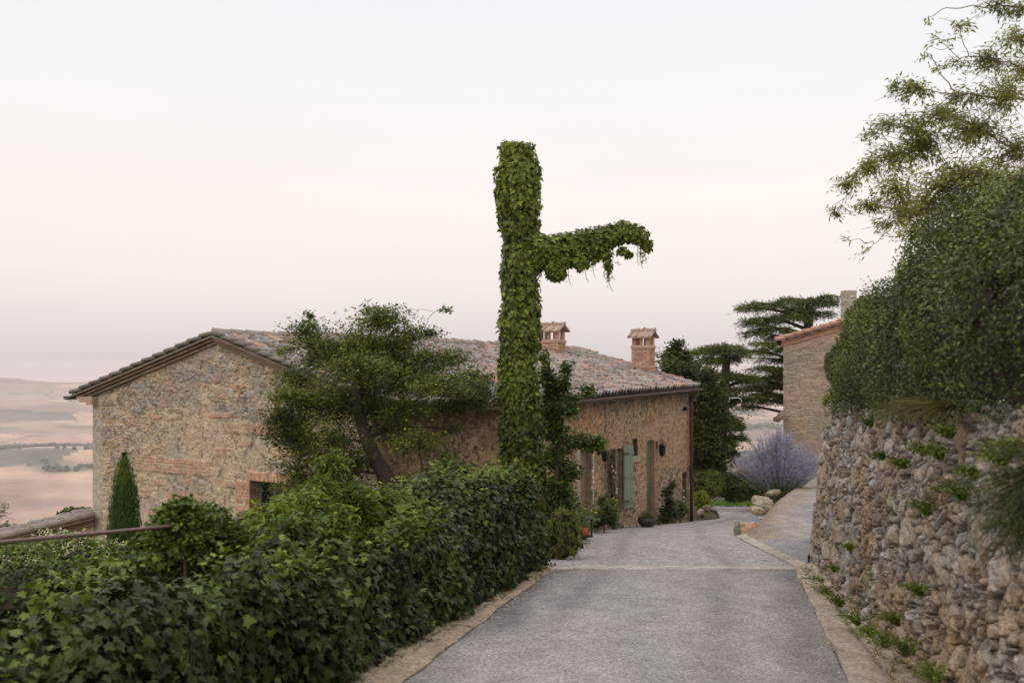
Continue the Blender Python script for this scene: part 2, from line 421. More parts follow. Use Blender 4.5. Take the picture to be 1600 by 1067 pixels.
def hills_z(x, y):
    r = np.hypot(x, y)
    n1 = fbm2(x / 2600 + 5, y / 2600, 41, 3); n2 = fbm2(x / 1100, y / 1100 + 9, 43, 4)
    z = -262 + 80 * np.exp(-((r - 4300 - 1500 * n1) / 760) ** 2) * (1 + .9 * n2) + 130 * np.exp(-((r - 7000 - 1800 * n1) / 1000) ** 2) * (1 + .7 * n2) + 45 * np.exp(-((r - 2700 - 900 * n1) / 330) ** 2) * (1 + n2)
    z = z + 60 * fbm2(x / 1900 + 3.1, y / 1300 + 1.7, 21, 3) + 22 * fbm2(x / 420, y / 420, 31, 3)
    z = z + np.interp(r, [0, 2500, 5500, 9000, 11000, 16000, 26000], [0, 0, 20, 40, 30, -220, -700]) * .9
    z = z + 26 * sstep(6500, 10500, r) * (1 - sstep(11500, 15000, r)) * (1 + 2.2 * fbm2(x / 2600, y / 2600, 77, 3))
    return z

def ground_z(x, y):
    x = np.asarray(x, float); y = np.asarray(y, float)
    n = near_z(np.clip(x, -14, 30), np.clip(y, -30, 60)) - .07
    dx = np.maximum(np.maximum(-9 - x, x - 18), 0); dy = np.maximum(np.maximum(-8 - y, y - 42), 0)
    d = np.hypot(dx, dy)
    s = n - .42 * np.clip(d - 2, 0, None) + .5 * fbm2(x / 9, y / 9, 5, 3) * sstep(2, 12, d)
    h = hills_z(x, y)
    k = 14.0
    return np.where(s - h > 80, s, h + k * np.log1p(np.exp(np.clip((s - h) / k, -40, 40))))

az = np.concatenate([np.linspace(-180, -34, 60)[:-1], np.linspace(-34, 34, 760), np.linspace(34, 180, 60)[1:]])
rr = np.concatenate([np.linspace(.02, 14, 60), np.geomspace(14.3, 60, 110), np.geomspace(61, 900, 110), np.geomspace(920, 24000, 330)])
AZ, RR = np.meshgrid(np.radians(az), rr, indexing='ij')
X, Y = RR * np.sin(AZ), RR * np.cos(AZ)
Z = ground_z(X.ravel(), Y.ravel()).reshape(X.shape)
x, y = X.ravel(), Y.ravel(); r = np.hypot(x, y)
# land use: patchwork of stubble, ploughed clay, pasture and scrub
wx = x + 160 * fbm2(x / 700, y / 700, 3, 3); wy = y + 160 * fbm2(x / 700, y / 700, 9, 3)
f1, f2, a1, a2, _, _ = voro(wx, wy, 380, 270, 4, .95, .5)
pal = np.array([lin(206, 172, 146), lin(190, 154, 134), lin(160, 134, 120), lin(220, 188, 158), lin(140, 124, 110), lin(176, 144, 128), lin(112, 108, 96), lin(196, 164, 140)])
cf = pal[(a1 * 7.999).astype(int)] * .9
k_ = sstep(-.05, .3, fbm2(x / 800 + 20, y / 300, 63, 4))[:, None]; cf = cf * (1 - .55 * k_) + lin(146, 126, 112) * .55 * k_
cf = cf * (1 + .4 * fbm2(x / 120, y / 60, 6, 4))[:, None] * (1 + .05 * np.sin((wx * .7 + wy * .6) / 9) * (r < 3500))[:, None]
wood = sstep(.2, .3, fbm2(x / 620 + 9, y / 420, 15, 4)); 
wood = np.maximum(wood, sstep(.05, .02, f2 - f1) * .85 * (a2 > .3))
cw = lin(92, 96, 82) * (1 + .5 * noise2(x / 14, y / 14, 8))[:, None]
cf = cf * (1 - wood[:, None]) + cw * wood[:, None]
cn = lin(104, 98, 72) * (1 + .5 * fbm2(x / 1.5, y / 1.5, 2, 3))[:, None] * (1 - .35 * sstep(-.1, .3, noise2(x / 3, y / 3, 12)))[:, None]
t = sstep(60, 500, r)[:, None]
C = cn * (1 - t) + cf * t
g = MB(); g.grid(np.stack([X, Y, Z], -1), C, flip=True)
m_land = mat_col('land', 1, bump=0, bscale=1, var=.14, vscale=.012)
tag(g.build('ground', m_land, origin=(0, 0, 0)), kind='structure')

# far clumps of trees, hedgerows on the fields
wv = MB()
tt = np.linspace(0, 2 * np.pi, 7)[:-1]
cand = rng.uniform([-34, 0], [34, 1], (60000, 2)); rad = 1150 * (6.0 ** cand[:, 1]); ang = np.radians(cand[:, 0])
cx_, cy_ = rad * np.sin(ang), rad * np.cos(ang)
wx = cx_ + 160 * fbm2(cx_ / 700, cy_ / 700, 3, 3); wy = cy_ + 160 * fbm2(cx_ / 700, cy_ / 700, 9, 3)
g1, g2, b1, b2, _, _ = voro(wx, wy, 380, 270, 4, .95, .5)
wm = (fbm2(cx_ / 620 + 9, cy_ / 420, 15, 4) > .27) | ((g2 - g1 < .03) & (b2 > .6) & (rad < 3000))
cx_, cy_ = cx_[wm], cy_[wm]; cz_ = ground_z(cx_, cy_); nB = len(cx_)
sph = np.array([[math.cos(a) * q, math.sin(a) * q, h] for q, h in ((1, .1), (1.15, .45), (.7, .85)) for a in tt] + [[0, 0, 1.05]])
sf4 = np.array([[i * 6 + j, i * 6 + (j + 1) % 6, (i + 1) * 6 + (j + 1) % 6, (i + 1) * 6 + j] for i in range(2) for j in range(6)])
sf3 = np.array([[12 + j, 12 + (j + 1) % 6, 18] for j in range(6)])
szs = rng.uniform(4, 9, nB)
V = sph[None] * np.stack([szs * .7, szs * .7, szs], -1)[:, None] * rng.uniform(.8, 1.2, (nB, 19, 3)) + np.stack([cx_, cy_, cz_], -1)[:, None]
off = (np.arange(nB) * 19)[:, None, None]
wv.add(V.reshape(-1, 3), [(sf4[None] + off).reshape(-1, 4), (sf3[None] + off).reshape(-1, 3)], np.repeat(lin(78, 86, 68) * rng.uniform(.7, 1.3, (nB, 1)), 19, 0))
tag(wv.build('far_woods', M_SOIL), kind='stuff')

# ---- strips laid on the ground (y rows, from left(y) to right(y))
def strip(name, y0, y1, ny, lf, rf, nx, colf, mat, lift=0.0, bumpf=None, skirt=.05, zf=None):
    ys = np.linspace(y0, y1, ny); tx = np.linspace(0, 1, nx)
    YY, TT = np.meshgrid(ys, tx, indexing='ij')
    XX = lf(YY) * (1 - TT) + rf(YY) * TT
    x, y = XX.ravel(), YY.ravel()
    z = (near_z(x, y) if zf is None else zf(x, y)) + lift
    if bumpf is not None: z = z + bumpf(x, y, TT.ravel())
    mb = MB(); V = np.stack([x, y, z], -1).reshape(ny, nx, 3)
    mb.grid(V, colf(x, y, TT.ravel()), flip=True)
    for e in (V[:, 0], V[:, -1], V[0], V[-1]):
        lo = e - np.array([0, 0, skirt]); mb.grid(np.stack([e, lo], 1), colf(e[:, 0], e[:, 1], np.zeros(len(e))).repeat(2, 0))
    return tag(mb.build(name, mat), kind='structure')

def road_col(x, y, t):
    c = lin(153, 149, 147) * np.ones((len(x), 1))
    lane = x - (road_l(y) + 1.65)
    tr = np.exp(-((np.abs(lane + .12) - .82) / .17) ** 2)
    c = c * (1 - .24 * tr * (1 + .5 * fbm2(x * 2, y * .35, 4, 3)))[:, None]
    edge = sstep(.55, .0, np.minimum(x - road_l(y), road_r(y) - x) + .5 * fbm2(x * 1.6, y * .7, 8, 3))
    c = c * (1 - .42 * edge)[:, None]
    dust = sstep(-.05, .4, fbm2(x * .9, y * .25 + 3, 12, 4))
    c = c * (1 - .35 * dust[:, None]) + lin(176, 168, 164) * .35 * dust[:, None]
    return c * (1 + .14 * fbm2(x * 5, y * 3, 17, 4))[:, None]
strip('road', -4, 13.78, 420, road_l, road_r, 90, road_col, M_ROAD, .0, lambda x, y, t: .012 * fbm2(x * 3, y * 3, 1, 3) + .03 * (1 - (2 * t - 1) ** 2))

def lane_col(x, y, t):
    c = lin(160, 153, 150) * np.ones((len(x), 1))
    cx = np.interp(y, [14, 20, 26, 31, 36, 41], [2.35, 3.1, 4.1, 6.0, 8.1, 11.0])
    for o in (-.85, .75):
        tr = np.exp(-((x - cx - o) / .16) ** 2); c = c * (1 - .2 * tr * (1 + fbm2(x * 2, y, 4, 3)))[:, None]
    d = sstep(0, .4, fbm2(x * .7, y * .5, 32, 4))
    c = c * (1 - .45 * d[:, None]) + lin(150, 142, 142) * .45 * d[:, None]
    return c * (1 + .16 * fbm2(x * 4, y * 2.2, 27, 4))[:, None]
def lane_l(y): return np.interp(y, [14, 15, 17, 19.5, 22, 31.5, 34, 37, 43], [.55, .45, .3, 0.9, .9, 6.6, 7.0, 7.1, 9.5])
def lane_r(y): return np.interp(y, [14, 18.5, 22, 27, 30, 36, 43], [4.1, 4.6, 5.0, 6.6, 7.8, 9.2, 13.5])
strip('lane', 14.06, 43, 300, lane_l, lane_r, 70, lane_col, M_DUST, .004, lambda x, y, t: .012 * fbm2(x * 2.5, y * 2.5, 2, 3), zf=lambda x, y: base_z(y) + np.interp(y, [17, 20, 24, 30, 36, 44], [0, .12, .52, 1.0, 1.1, .8]) * .02)
def path_r(y): return np.interp(y, [14.3, 16.5, 18.5, 22, 30, 40], [4.25, 4.9, 6.1, 9.6, 15, 18])
def path_col(x, y, t):
    c = lin(140, 136, 136) * np.ones((len(x), 1)); d = sstep(-.1, .3, fbm2(x * 1.3, y * .8, 62, 4))
    c = c * (1 - .5 * d[:, None]) + lin(172, 160, 148) * .5 * d[:, None]
    e_ = sstep(.30, .06, t + .12 * fbm2(x * 2, y * 2, 69, 3))[:, None] * sstep(19, 21, y)[:, None]; c = c * (1 - .8 * e_) + lin(146, 126, 100) * .8 * e_
    return c * (1 + .25 * fbm2(x * 5, y * 4, 67, 4))[:, None]
strip('path', 14.4, 40, 260, lambda y: split_x(y) + .1, path_r, 60, path_col, M_ROAD, .004, lambda x, y, t: .01 * fbm2(x * 2.5, y * 2.5, 3, 3))

def slab_col(seedv, per, base=lin(172, 156, 138)):
    def f(x, y, t):
        k = hsh(np.floor(y / per + .3 * noise2(y, x * 0, 5)), np.zeros_like(y), 0, seedv)
        c = base[None] * (.86 + .26 * k)[:, None] * (1 + .3 * fbm2(x * 5, y * 5, seedv, 4))[:, None]
        jt = np.abs(((y / per + .3 * noise2(y, x * 0, 5)) % 1) - .5) > .485
        return np.where(jt[:, None], c * .55, c)
    return f
kb = lambda x, y, t: .018 * fbm2(x * 4, y * 4, 9, 3) + .02 * sstep(0, .12, t) * sstep(1, .88, t)
strip('kerb_left', -4, 14.1, 700, lambda y: hedge_x(y) - .25, lambda y: road_l(y) + .05 * noise2(y * 2, y * 0, 3) , 22, slab_col(3, 3.1, lin(160, 142, 122)), M_KERB, .022, kb)
strip('kerb_right', -4, 14.6, 900, lambda y: road_r(y) + .04 * noise2(y * 2, y * 0, 4), lambda y: wall_x(y) + .25, 26, slab_col(5, .62), M_KERB, .022,
      lambda x, y, t: .015 * fbm2(x * 5, y * 5, 9, 3) - .03 * np.exp(-((t - .45) / .05) ** 2) + .02)
strip('kerb_cross', 13.72, 14.12, 16, lambda y: y * 0 + .35, lambda y: y * 0 + 4.25, 220, lambda x, y, t: lin(174, 164, 157) * (1 + .4 * fbm2(x * 4, y * 6, 13, 4))[:, None], M_KERB, .03, lambda x, y, t: .012 * fbm2(x * 4, y * 4, 6, 3))
strip('kerb_path', 14.1, 21.9, 260, lambda y: split_x(y) - .1, lambda y: split_x(y) + .13 , 10, lambda x, y, t: lin(166, 156, 144) * (1 + .5 * fbm2(x * 4, y * 3, 14, 4))[:, None], M_KERB, .03, lambda x, y, t: .02 * fbm2(x * 4, y * 4, 6, 3))
# earth shoulder between the lane and the house
strip('verge', 14.05, 24, 160, lambda y: lane_l(y) - 1.6, lambda y: lane_l(y) + .15 * noise2(y * 2, y * 0, 6), 30, lambda x, y, t: lin(168, 152, 132) * (1 + .4 * fbm2(x * 4, y * 4, 15, 4))[:, None], M_DUST, .0, lambda x, y, t: .03 * fbm2(x * 3, y * 3, 16, 3) - .02)

# ================================================================== DRY STONE WALL on the right
yk = np.linspace(-5, 22, 400); base_c = np.stack([wall_x(yk), yk], 1)
ker = np.hanning(31); ker /= ker.sum(); pad = np.pad(base_c, ((15, 15), (0, 0)), mode='reflect', reflect_type='odd')
base_c = np.stack([np.convolve(pad[:, i], ker, 'valid') for i in (0, 1)], 1)
sl_ = np.concatenate([[0], np.cumsum(np.linalg.norm(np.diff(base_c, axis=0), axis=1))])
s0 = np.interp(2.0, base_c[:, 1], sl_); s1 = np.interp(20.5, base_c[:, 1], sl_)
def wall_pt(s):
    x = np.interp(s, sl_, base_c[:, 0]); y = np.interp(s, sl_, base_c[:, 1])
    e = .05; tx = np.interp(s + e, sl_, base_c[:, 0]) - np.interp(s - e, sl_, base_c[:, 0]); ty = np.interp(s + e, sl_, base_c[:, 1]) - np.interp(s - e, sl_, base_c[:, 1])
    l = np.hypot(tx, ty) + 1e-9
    return x, y, -ty / l, tx / l          # outward normal points to the road
def wall_top(y):                          # absolute z of the wall's top
    return EYE + np.interp(y, [1, 4.7, 8, 11, 13, 15, 17, 20], [-.12, -.17, -.40, -.50, -.55, -.69, -.88, -1.15])
ds = np.concatenate([np.arange(s0, s0 + 6, .012), np.arange(s0 + 6, s1, .017)])
nt_ = 185
tv_ = np.linspace(0, 1.17, nt_)
S, T = np.meshgrid(ds, tv_, indexing='ij')
s_, t_ = S.ravel(), T.ravel()
wxx, wyy, nx_, ny_ = wall_pt(s_)
zb = base_z(wyy) - .06; zt = wall_top(wyy) + .10 * noise2(s_ * 3.1, s_ * 0, 41) + .07 * noise2(s_ * 8, s_ * 0, 42)
H_ = zt - zb
hh = np.minimum(t_, 1) * H_; back = np.clip(t_ - 1, 0, 1) * 3.2
vv = hh + back
wsx = s_ + .035 * fbm2(s_ * 3.3, vv * 3.3, 51, 2); wsy = vv + .035 * fbm2(s_ * 3.3 + 7, vv * 3.3, 52, 2)
f1, f2, a1, a2, sx_, sy_ = voro(wsx, wsy, .135, .14, 60, .92, .45, 3.0, 1.1)
e1, e2, c1, c2, sx2, sy2 = voro(wsx, wsy, .30, .30, 61, .9, .4, 3.4, 1.0)
g1, g2, d1, d2, sx3, sy3 = voro(wsx, wsy, .075, .055, 62, .95, .4, 2.6, 1.0)
sel = hsh(np.floor(c1 * 1e6), np.floor(c2 * 1e6), 0, 4)
usebig = (sel > .85); usesm = (sel < .12)
eb = (e2 - e1) * .20
edge = np.where(usebig, eb, np.where(usesm, np.minimum((g2 - g1) * .04, eb), np.minimum((f2 - f1) * .095, eb)))
ra = np.where(usebig, c1, np.where(usesm, d1, a1)); rb = np.where(usebig, c2, np.where(usesm, d2, a2))
dx_ = np.where(usebig, sx2 * .30, np.where(usesm, sx3 * .075, sx_ * .135)); dy_ = np.where(usebig, sy2 * .30, np.where(usesm, sy3 * .055, sy_ * .14))
face = sstep(0.0015, .010, edge)
dome = np.sqrt(np.clip(edge / .05, 0, 1))
facet = (ra - .5) * 1.0 * dx_ + (rb - .5) * .8 * dy_
rid = np.abs(fbm2(wsx * 7 + ra * 40, wsy * 16 + rb * 40, 65, 3))
disp = -.10 + .075 * face + .024 * dome * face + face * (.05 * (ra - .5) + np.clip(facet * 1.0, -.028, .028)) - face * .016 * rid + .005 * fbm2(wsx * 45, wsy * 45, 66, 3)
disp = disp + .04 * fbm2(s_ / 1.1, vv / .8, 67, 3)
stc = np.array([lin(164, 152, 138), lin(148, 136, 120), lin(180, 168, 156), lin(156, 138, 114), lin(136, 124, 108), lin(166, 146, 118), lin(152, 144, 132), lin(158, 134, 102)])
cc = stc[(rb * 7.999).astype(int)] * (.8 + .4 * ra)[:, None]
lich = sstep(.0, .3, fbm2(wsx * 5, wsy * 5, 70, 4)); cc = cc * (1 - .5 * lich[:, None]) + lin(190, 182, 172) * .5 * lich[:, None]
och = sstep(.02, .35, fbm2(s_ / .7, vv / .5, 71, 4) + .38 * sstep(1.3, .1, hh) * sstep(11, 7, wyy)) ; cc = cc * (1 - .6 * och[:, None]) + lin(166, 128, 76) * .6 * och[:, None]
rus = sstep(.22, .4, fbm2(s_ / .5 + 5, vv / .4, 72, 3)); cc = cc * (1 - .5 * rus[:, None]) + lin(164, 126, 88) * .5 * rus[:, None]
blk = sstep(.18, .42, fbm2(wsx * 7, wsy * 9, 73, 4)); cc = cc * (1 - .4 * blk[:, None])
gap = lin(70, 58, 44); cc = cc * face[:, None] + gap * (1 - face[:, None])
mos = sstep(.25, .4, fbm2(s_ / .6, vv / .5, 74, 4)) * (1 - face * .6); cc = cc * (1 - .5 * mos[:, None]) + lin(100, 112, 60) * .5 * mos[:, None]
bat = .10 * np.minimum(t_, 1.0) * H_          # batter
k = np.clip((t_ - .97) / .05, 0, 1)
bx_ = wxx + nx_ * (disp * (1 - k) - bat - back); by_ = wyy + ny_ * (disp * (1 - k) - bat - back)
bz_ = zb + hh + disp * k + np.where(t_ > 1, -.02 * back, 0)
wl = MB(); wl.grid(np.stack([bx_, by_, bz_], -1).reshape(S.shape + (3,)), cc * .95, flip=False)
# plain rear part hidden in the terrace so that the wall has a body
o = wl.build('dry_stone_wall', M_STONE)
tag(o, 'tall rough dry-stone retaining wall with lichen and ochre stains along the right side of the road', 'stone wall')

# ================================================================== FARMHOUSE
A = np.array([(596 - 800) / F * 20.0, 20.0]); Lc = np.array([(145 - 800) / F * 25.0, 25.0])
B = np.array([-.14, 21.3]); Cc = np.array([5.50, 30.9])
ZE = EYE - .88                              # eaves height
R0 = np.array([-6.65, 22.62, EYE + .60]); R1 = np.array([-3.15, 24.5, EYE + .52]); 
R2 = np.array([2.11 + .12, 33.24, EYE + .36])
house = thing('stone_farmhouse', (-2.0, 25.0, EYE - 4.9), 'long low rubble-stone farmhouse with mossy tiled roof and worn ochre walls beside the lane', 'house')

def frame_of(P0, P1):
    u = (P1 - P0) / np.linalg.norm(P1 - P0); n = np.array([u[1], -u[0]])
    return u, n
def on_wall(P0, P1, px, row=None):
    u, n = frame_of(P0, P1); k = (px - 800) / F
    s = (k * P0[1] - P0[0]) / (u[0] - k * u[1]); y = P0[1] + u[1] * s
    return (s, None if row is None else EYE + (HOR - row) / F * y)

def wall_patch(P0, P1, zb, ztf, res, holes, fn, resz=None):
    u, n = frame_of(P0, P1); Ln = np.linalg.norm(P1 - P0)
    nu = int(Ln / res); us = np.linspace(0, Ln, nu + 1)
    zt = ztf(us); nz = int((zt.max() - zb) / (resz or res)); tz = np.linspace(0, 1, nz + 1)
    U, T = np.meshgrid(us, tz, indexing='ij'); Z_ = zb + (ztf(U) - zb) * T
    d, c = fn(U.ravel(), Z_.ravel()); d = d.reshape(U.shape)
    # settle to zero at the openings so the reveals meet
    V = np.stack([P0[0] + u[0] * U + n[0] * d, P0[1] + u[1] * U + n[1] * d, Z_], -1)
    uc = (us[:-1] + us[1:]) / 2; UC = np.repeat(uc[:, None], nz, 1); ZC = (Z_[:-1, :-1] + Z_[1:, 1:]) / 2
    mask = np.ones((nu, nz), bool)
    for h in holes:
        arch = h[4] if len(h) > 4 else 0
        top = h[3] - arch * ((UC - (h[0] + h[1]) / 2) / ((h[1] - h[0]) / 2)) ** 2
        mask &= ~((UC > h[0]) & (UC < h[1]) & (ZC > h[2]) & (ZC < top))
    mb = MB(); mb.grid(V, c, mask, flip=False); return mb

def brick_pat(u, z, seed=1, bl=.27, bh=.075):
    row = np.floor(z / bh); uu = u / bl + .5 * (row % 2) + .1 * hsh(row, row * 0, 0, seed)
    k = hsh(np.floor(uu), row, 0, seed); fu = np.abs((uu % 1) - .5); fz = np.abs(((z / bh) % 1) - .5)
    mort = np.maximum(sstep(.45, .49, fu), sstep(.36, .46, fz))
    c = lin(196, 134, 92)[None] * (.72 + .5 * k)[:, None]; c = np.where((k > .8)[:, None], lin(206, 160, 112), c)
    return c * (1 - mort[:, None]) + lin(170, 150, 126) * mort[:, None], .012 * (1 - mort)

# ---- gable wall (runs from L on the left to A on the right)
rects = []
for (x0, x1, r0, r1) in ((212, 328, 721, 735), (349, 426, 664, 676), (336, 362, 701, 712), (262, 314, 773, 781), (326, 358, 645, 652), (428, 470, 704, 712), (214, 224, 742, 752), (372, 392, 690, 697), (300, 322, 800, 806), (216, 232, 764, 776), (240, 262, 752, 757), (345, 368, 752, 760)):
    ua, za = on_wall(Lc, A, x0, r1); ub, zb_ = on_wall(Lc, A, x1, r0); rects.append((ua, ub, za, zb_))
wu0, wz1 = on_wall(Lc, A, 391, 750); wu1, wz0 = on_wall(Lc, A, 441, 812)
ju0, jz1 = on_wall(Lc, A, 369, 735); ju1, _ = on_wall(Lc, A, 458, 750)
def gable_fn(u, z):
    x = u + .05 * fbm2(u * 2.3, z * 2.3, 81, 3); y = z + .04 * fbm2(u * 2.3 + 5, z * 2.3, 82, 3)
    f1, f2, a, b, p, q = voro(x, y, .32, .145, 84, .95, .45, 3.2)
    e1, e2, c1, c2, _, _ = voro(x, y, .14, .08, 86, .95, .4, 2.6)
    small = hsh(np.floor(a * 1e6), np.floor(b * 1e6), 0, 1) < .38
    ed = np.where(small, np.minimum((e2 - e1) * .08, (f2 - f1) * .2), (f2 - f1) * .2); ra = np.where(small, c1, a); rb = np.where(small, c2, b)
    face = sstep(.006, .028, ed)
    flush = sstep(-.12, .25, fbm2(u * .8, z * .9, 88, 3) + .25 * sstep(EYE - .6, EYE - 2.2, z) - .1)      # smeared, rendered patches lower down
    pal = np.array([lin(182, 160, 126), lin(160, 140, 108), lin(150, 140, 126), lin(190, 166, 130), lin(134, 118, 94), lin(172, 144, 100), lin(166, 158, 146), lin(184, 134, 98)])
    cs = pal[(rb * 7.999).astype(int)] * (.80 + .36 * ra)[:, None] * .75 + lin(172, 152, 124) * .25
    cm = lin(192, 168, 132)[None] * (1 + .25 * fbm2(u * 6, z * 6, 90, 4))[:, None]
    fc = face * (1 - .72 * flush)
    c = cs * fc[:, None] + cm * (1 - fc[:, None])
    gr = sstep(.08, .33, fbm2(u * 1.6, z * 1.9, 92, 4)) * .75; c = c * (1 - gr[:, None] * .6) + lin(146, 142, 140) * .6 * gr[:, None]
    pk = sstep(.05, .3, fbm2(u * .9 + 3, z * 1.2, 93, 4)); c = c * (1 - .35 * pk[:, None]) + lin(192, 158, 138) * .35 * pk[:, None]
    blk = sstep(.22, .4, fbm2(u * 14, z * 9, 94, 3)); c = c * (1 - .45 * blk[:, None])
    disp = .03 * face * (1 - .6 * flush) + .03 * (ra - .5) * face * (1 - flush * .7) + .02 * fbm2(u * 7, z * 7, 95, 4) + .008 * fbm2(u * 30, z * 30, 96, 2) - .02
    bc, bd = brick_pat(u, z)
    for (p0, p1, q0, q1) in rects:
        n_ = .05 * noise2(u * 9, z * 9, 97); m_ = (u > p0 + n_) & (u < p1 + n_) & (z > q0) & (z < q1)
        mk_ = (m_ * (.7 + .9 * noise2(u * 7, z * 9, 171)).clip(.1, .9))[:, None]; c = c * (1 - mk_) + bc * mk_; disp = np.where(m_, bd, disp)
    n_ = .07 * (hsh(np.floor(z / .15), z * 0, 0, 3) - .5)
    m_ = (u > ju0 + n_) & (u < ju1 + n_) & (z < jz1 - .22) & (z > wz0 - .6)
    c = np.where(m_[:, None], bc, c); disp = np.where(m_, .012 + bd, disp)
    # lintel of upright bricks
    m_ = (u > wu0 - .12) & (u < wu1 + .3) & (z > wz1 - .02) & (z < jz1)
    k = hsh(np.floor(u / .075), u * 0, 0, 5); mo = sstep(.4, .48, np.abs(((u / .075) % 1) - .5))
    lc = lin(198, 140, 98)[None] * (.75 + .45 * k)[:, None]; lc = lc * (1 - mo[:, None]) + lin(168, 148, 124) * mo[:, None]
    c = np.where(m_[:, None], lc, c); disp = np.where(m_, .02 * (1 - mo), disp)
    # smooth cement quoin on the left corner
    q_ = .75 * sstep(.42, .3, u + .12 * fbm2(u * 3, z * 2.5, 98, 3)); cq = lin(176, 164, 142)[None] * (1 + .35 * fbm2(u * 9, z * 9, 99, 4))[:, None]
    c = c * (1 - q_[:, None]) + cq * q_[:, None]; disp = disp * (1 - q_)
    return disp, c * .97
LnG = np.linalg.norm(A - Lc); sR = LnG * .49
def gable_top(u):
    return np.where(u < sR, np.interp(u, [0, sR], [ZE + .06, R0[2] - .16]), np.interp(u, [sR, LnG], [R0[2] - .16, ZE + .02]))
wall_patch(Lc, A, EYE - 7.2, gable_top, .021, [(wu0, wu1, wz0, wz1)], gable_fn).build('wall', M_MASON, house)

def reveal(P0, P1, u0, u1, z0, z1, depth, colr, mb=None, arch=0):
    """lining of an opening, set into the wall"""
    u, n = frame_of(P0, P1); mb = mb or MB(); pt = lambda s, z, d: np.array([P0[0] + u[0] * s - n[0] * d, P0[1] + u[1] * s - n[1] * d, z])
    for (sa, za, sb, zb2) in ((u0, z0, u0, z1), (u1, z1, u1, z0), (u1, z0, u0, z0)):
        k = 14; V = np.array([[pt(sa + (sb - sa) * i / k, za + (zb2 - za) * i / k, d) for d in (-.012, depth * .5, depth)] for i in range(k + 1)])
        cc = np.array([np.asarray(colr) * rng.uniform(.75, 1.2) for i in range(k + 1)]).repeat(3, 0); mb.grid(V, cc)
    k = 10; V = np.array([[pt(u0 + (u1 - u0) * i / k, z1 - arch * (2 * i / k - 1) ** 2, d) for d in (-.012, depth * .5, depth)] for i in range(k + 1)])
    mb.grid(V, np.asarray(colr))
    return mb
def wbox(P0, P1, u0, u1, z0, z1, d0, d1, colr, mb, swing=0, hinge=0):
    """box on a wall: d0..d1 = distance out of the wall plane"""
    u, n = frame_of(P0, P1)
    def pt(s, d, z):
        if swing:
            hx = (s - hinge); s2 = hinge + hx * math.cos(swing) - d * math.sin(abs(swing)) * np.sign(hx) * 0; d2 = d + abs(hx) * math.sin(abs(swing)); s, d = s2, d2
        return [P0[0] + u[0] * s + n[0] * d, P0[1] + u[1] * s + n[1] * d, z]
    v = np.array([pt(s, d, z) for s in (u0, u1) for d in (d0, d1) for z in (z0, z1)])
    mb.add(v, np.array([[0, 1, 3, 2], [4, 6, 7, 5], [0, 4, 5, 1], [2, 3, 7, 6], [0, 2, 6, 4], [1, 5, 7, 3]]), colr)

BR = lin(186, 126, 86)
def flat_face(P0, P1, u0, u1, z0, z1, d, colr, mb, k=1):
    u, n = frame_of(P0, P1); pt = lambda s, z: [P0[0] + u[0] * s + n[0] * d, P0[1] + u[1] * s + n[1] * d, z]
    mb.grid(np.array([[pt(s, z) for z in np.linspace(z0, z1, 2)] for s in np.linspace(u0, u1, 2)]), np.asarray(colr))

# gable window
mb = reveal(Lc, A, wu0, wu1, wz0, wz1, .38, BR * .8); mb.build('reveal', M_BRICK, house, smooth=False)
mb = MB(); GW = lin(96, 104, 102); d = -.26
um = wu0 + (wu1 - wu0) * .5
for (a_, b_, c_, d_) in ((wu0, wu0 + .07, wz0, wz1), (wu1 - .07, wu1, wz0, wz1), (um - .035, um + .035, wz0, wz1)): wbox(Lc, A, a_, b_, c_, d_, d - .05, d, GW, mb)
for (c_, d_) in ((wz1 - .07, wz1), (wz0, wz0 + .08)): wbox(Lc, A, wu0 + .07, wu1 - .07, c_, d_, d - .045, d - .005, GW, mb)
win = mb.build('window', M_WOOD, house, smooth=False)
mb = MB(); flat_face(Lc, A, wu0 + .02, wu1 - .02, wz0 + .02, wz1 - .02, -.29, (.02, .02, .02), mb); mb.build('pane', M_GLASS, win, smooth=False)
mb = MB(); wbox(Lc, A, wu0 + .05, wu1 - .05, wz0, wz1, -.8, -.42, lin(40, 36, 34), mb); mb.build('curtain', M_WOOD, win, smooth=False)

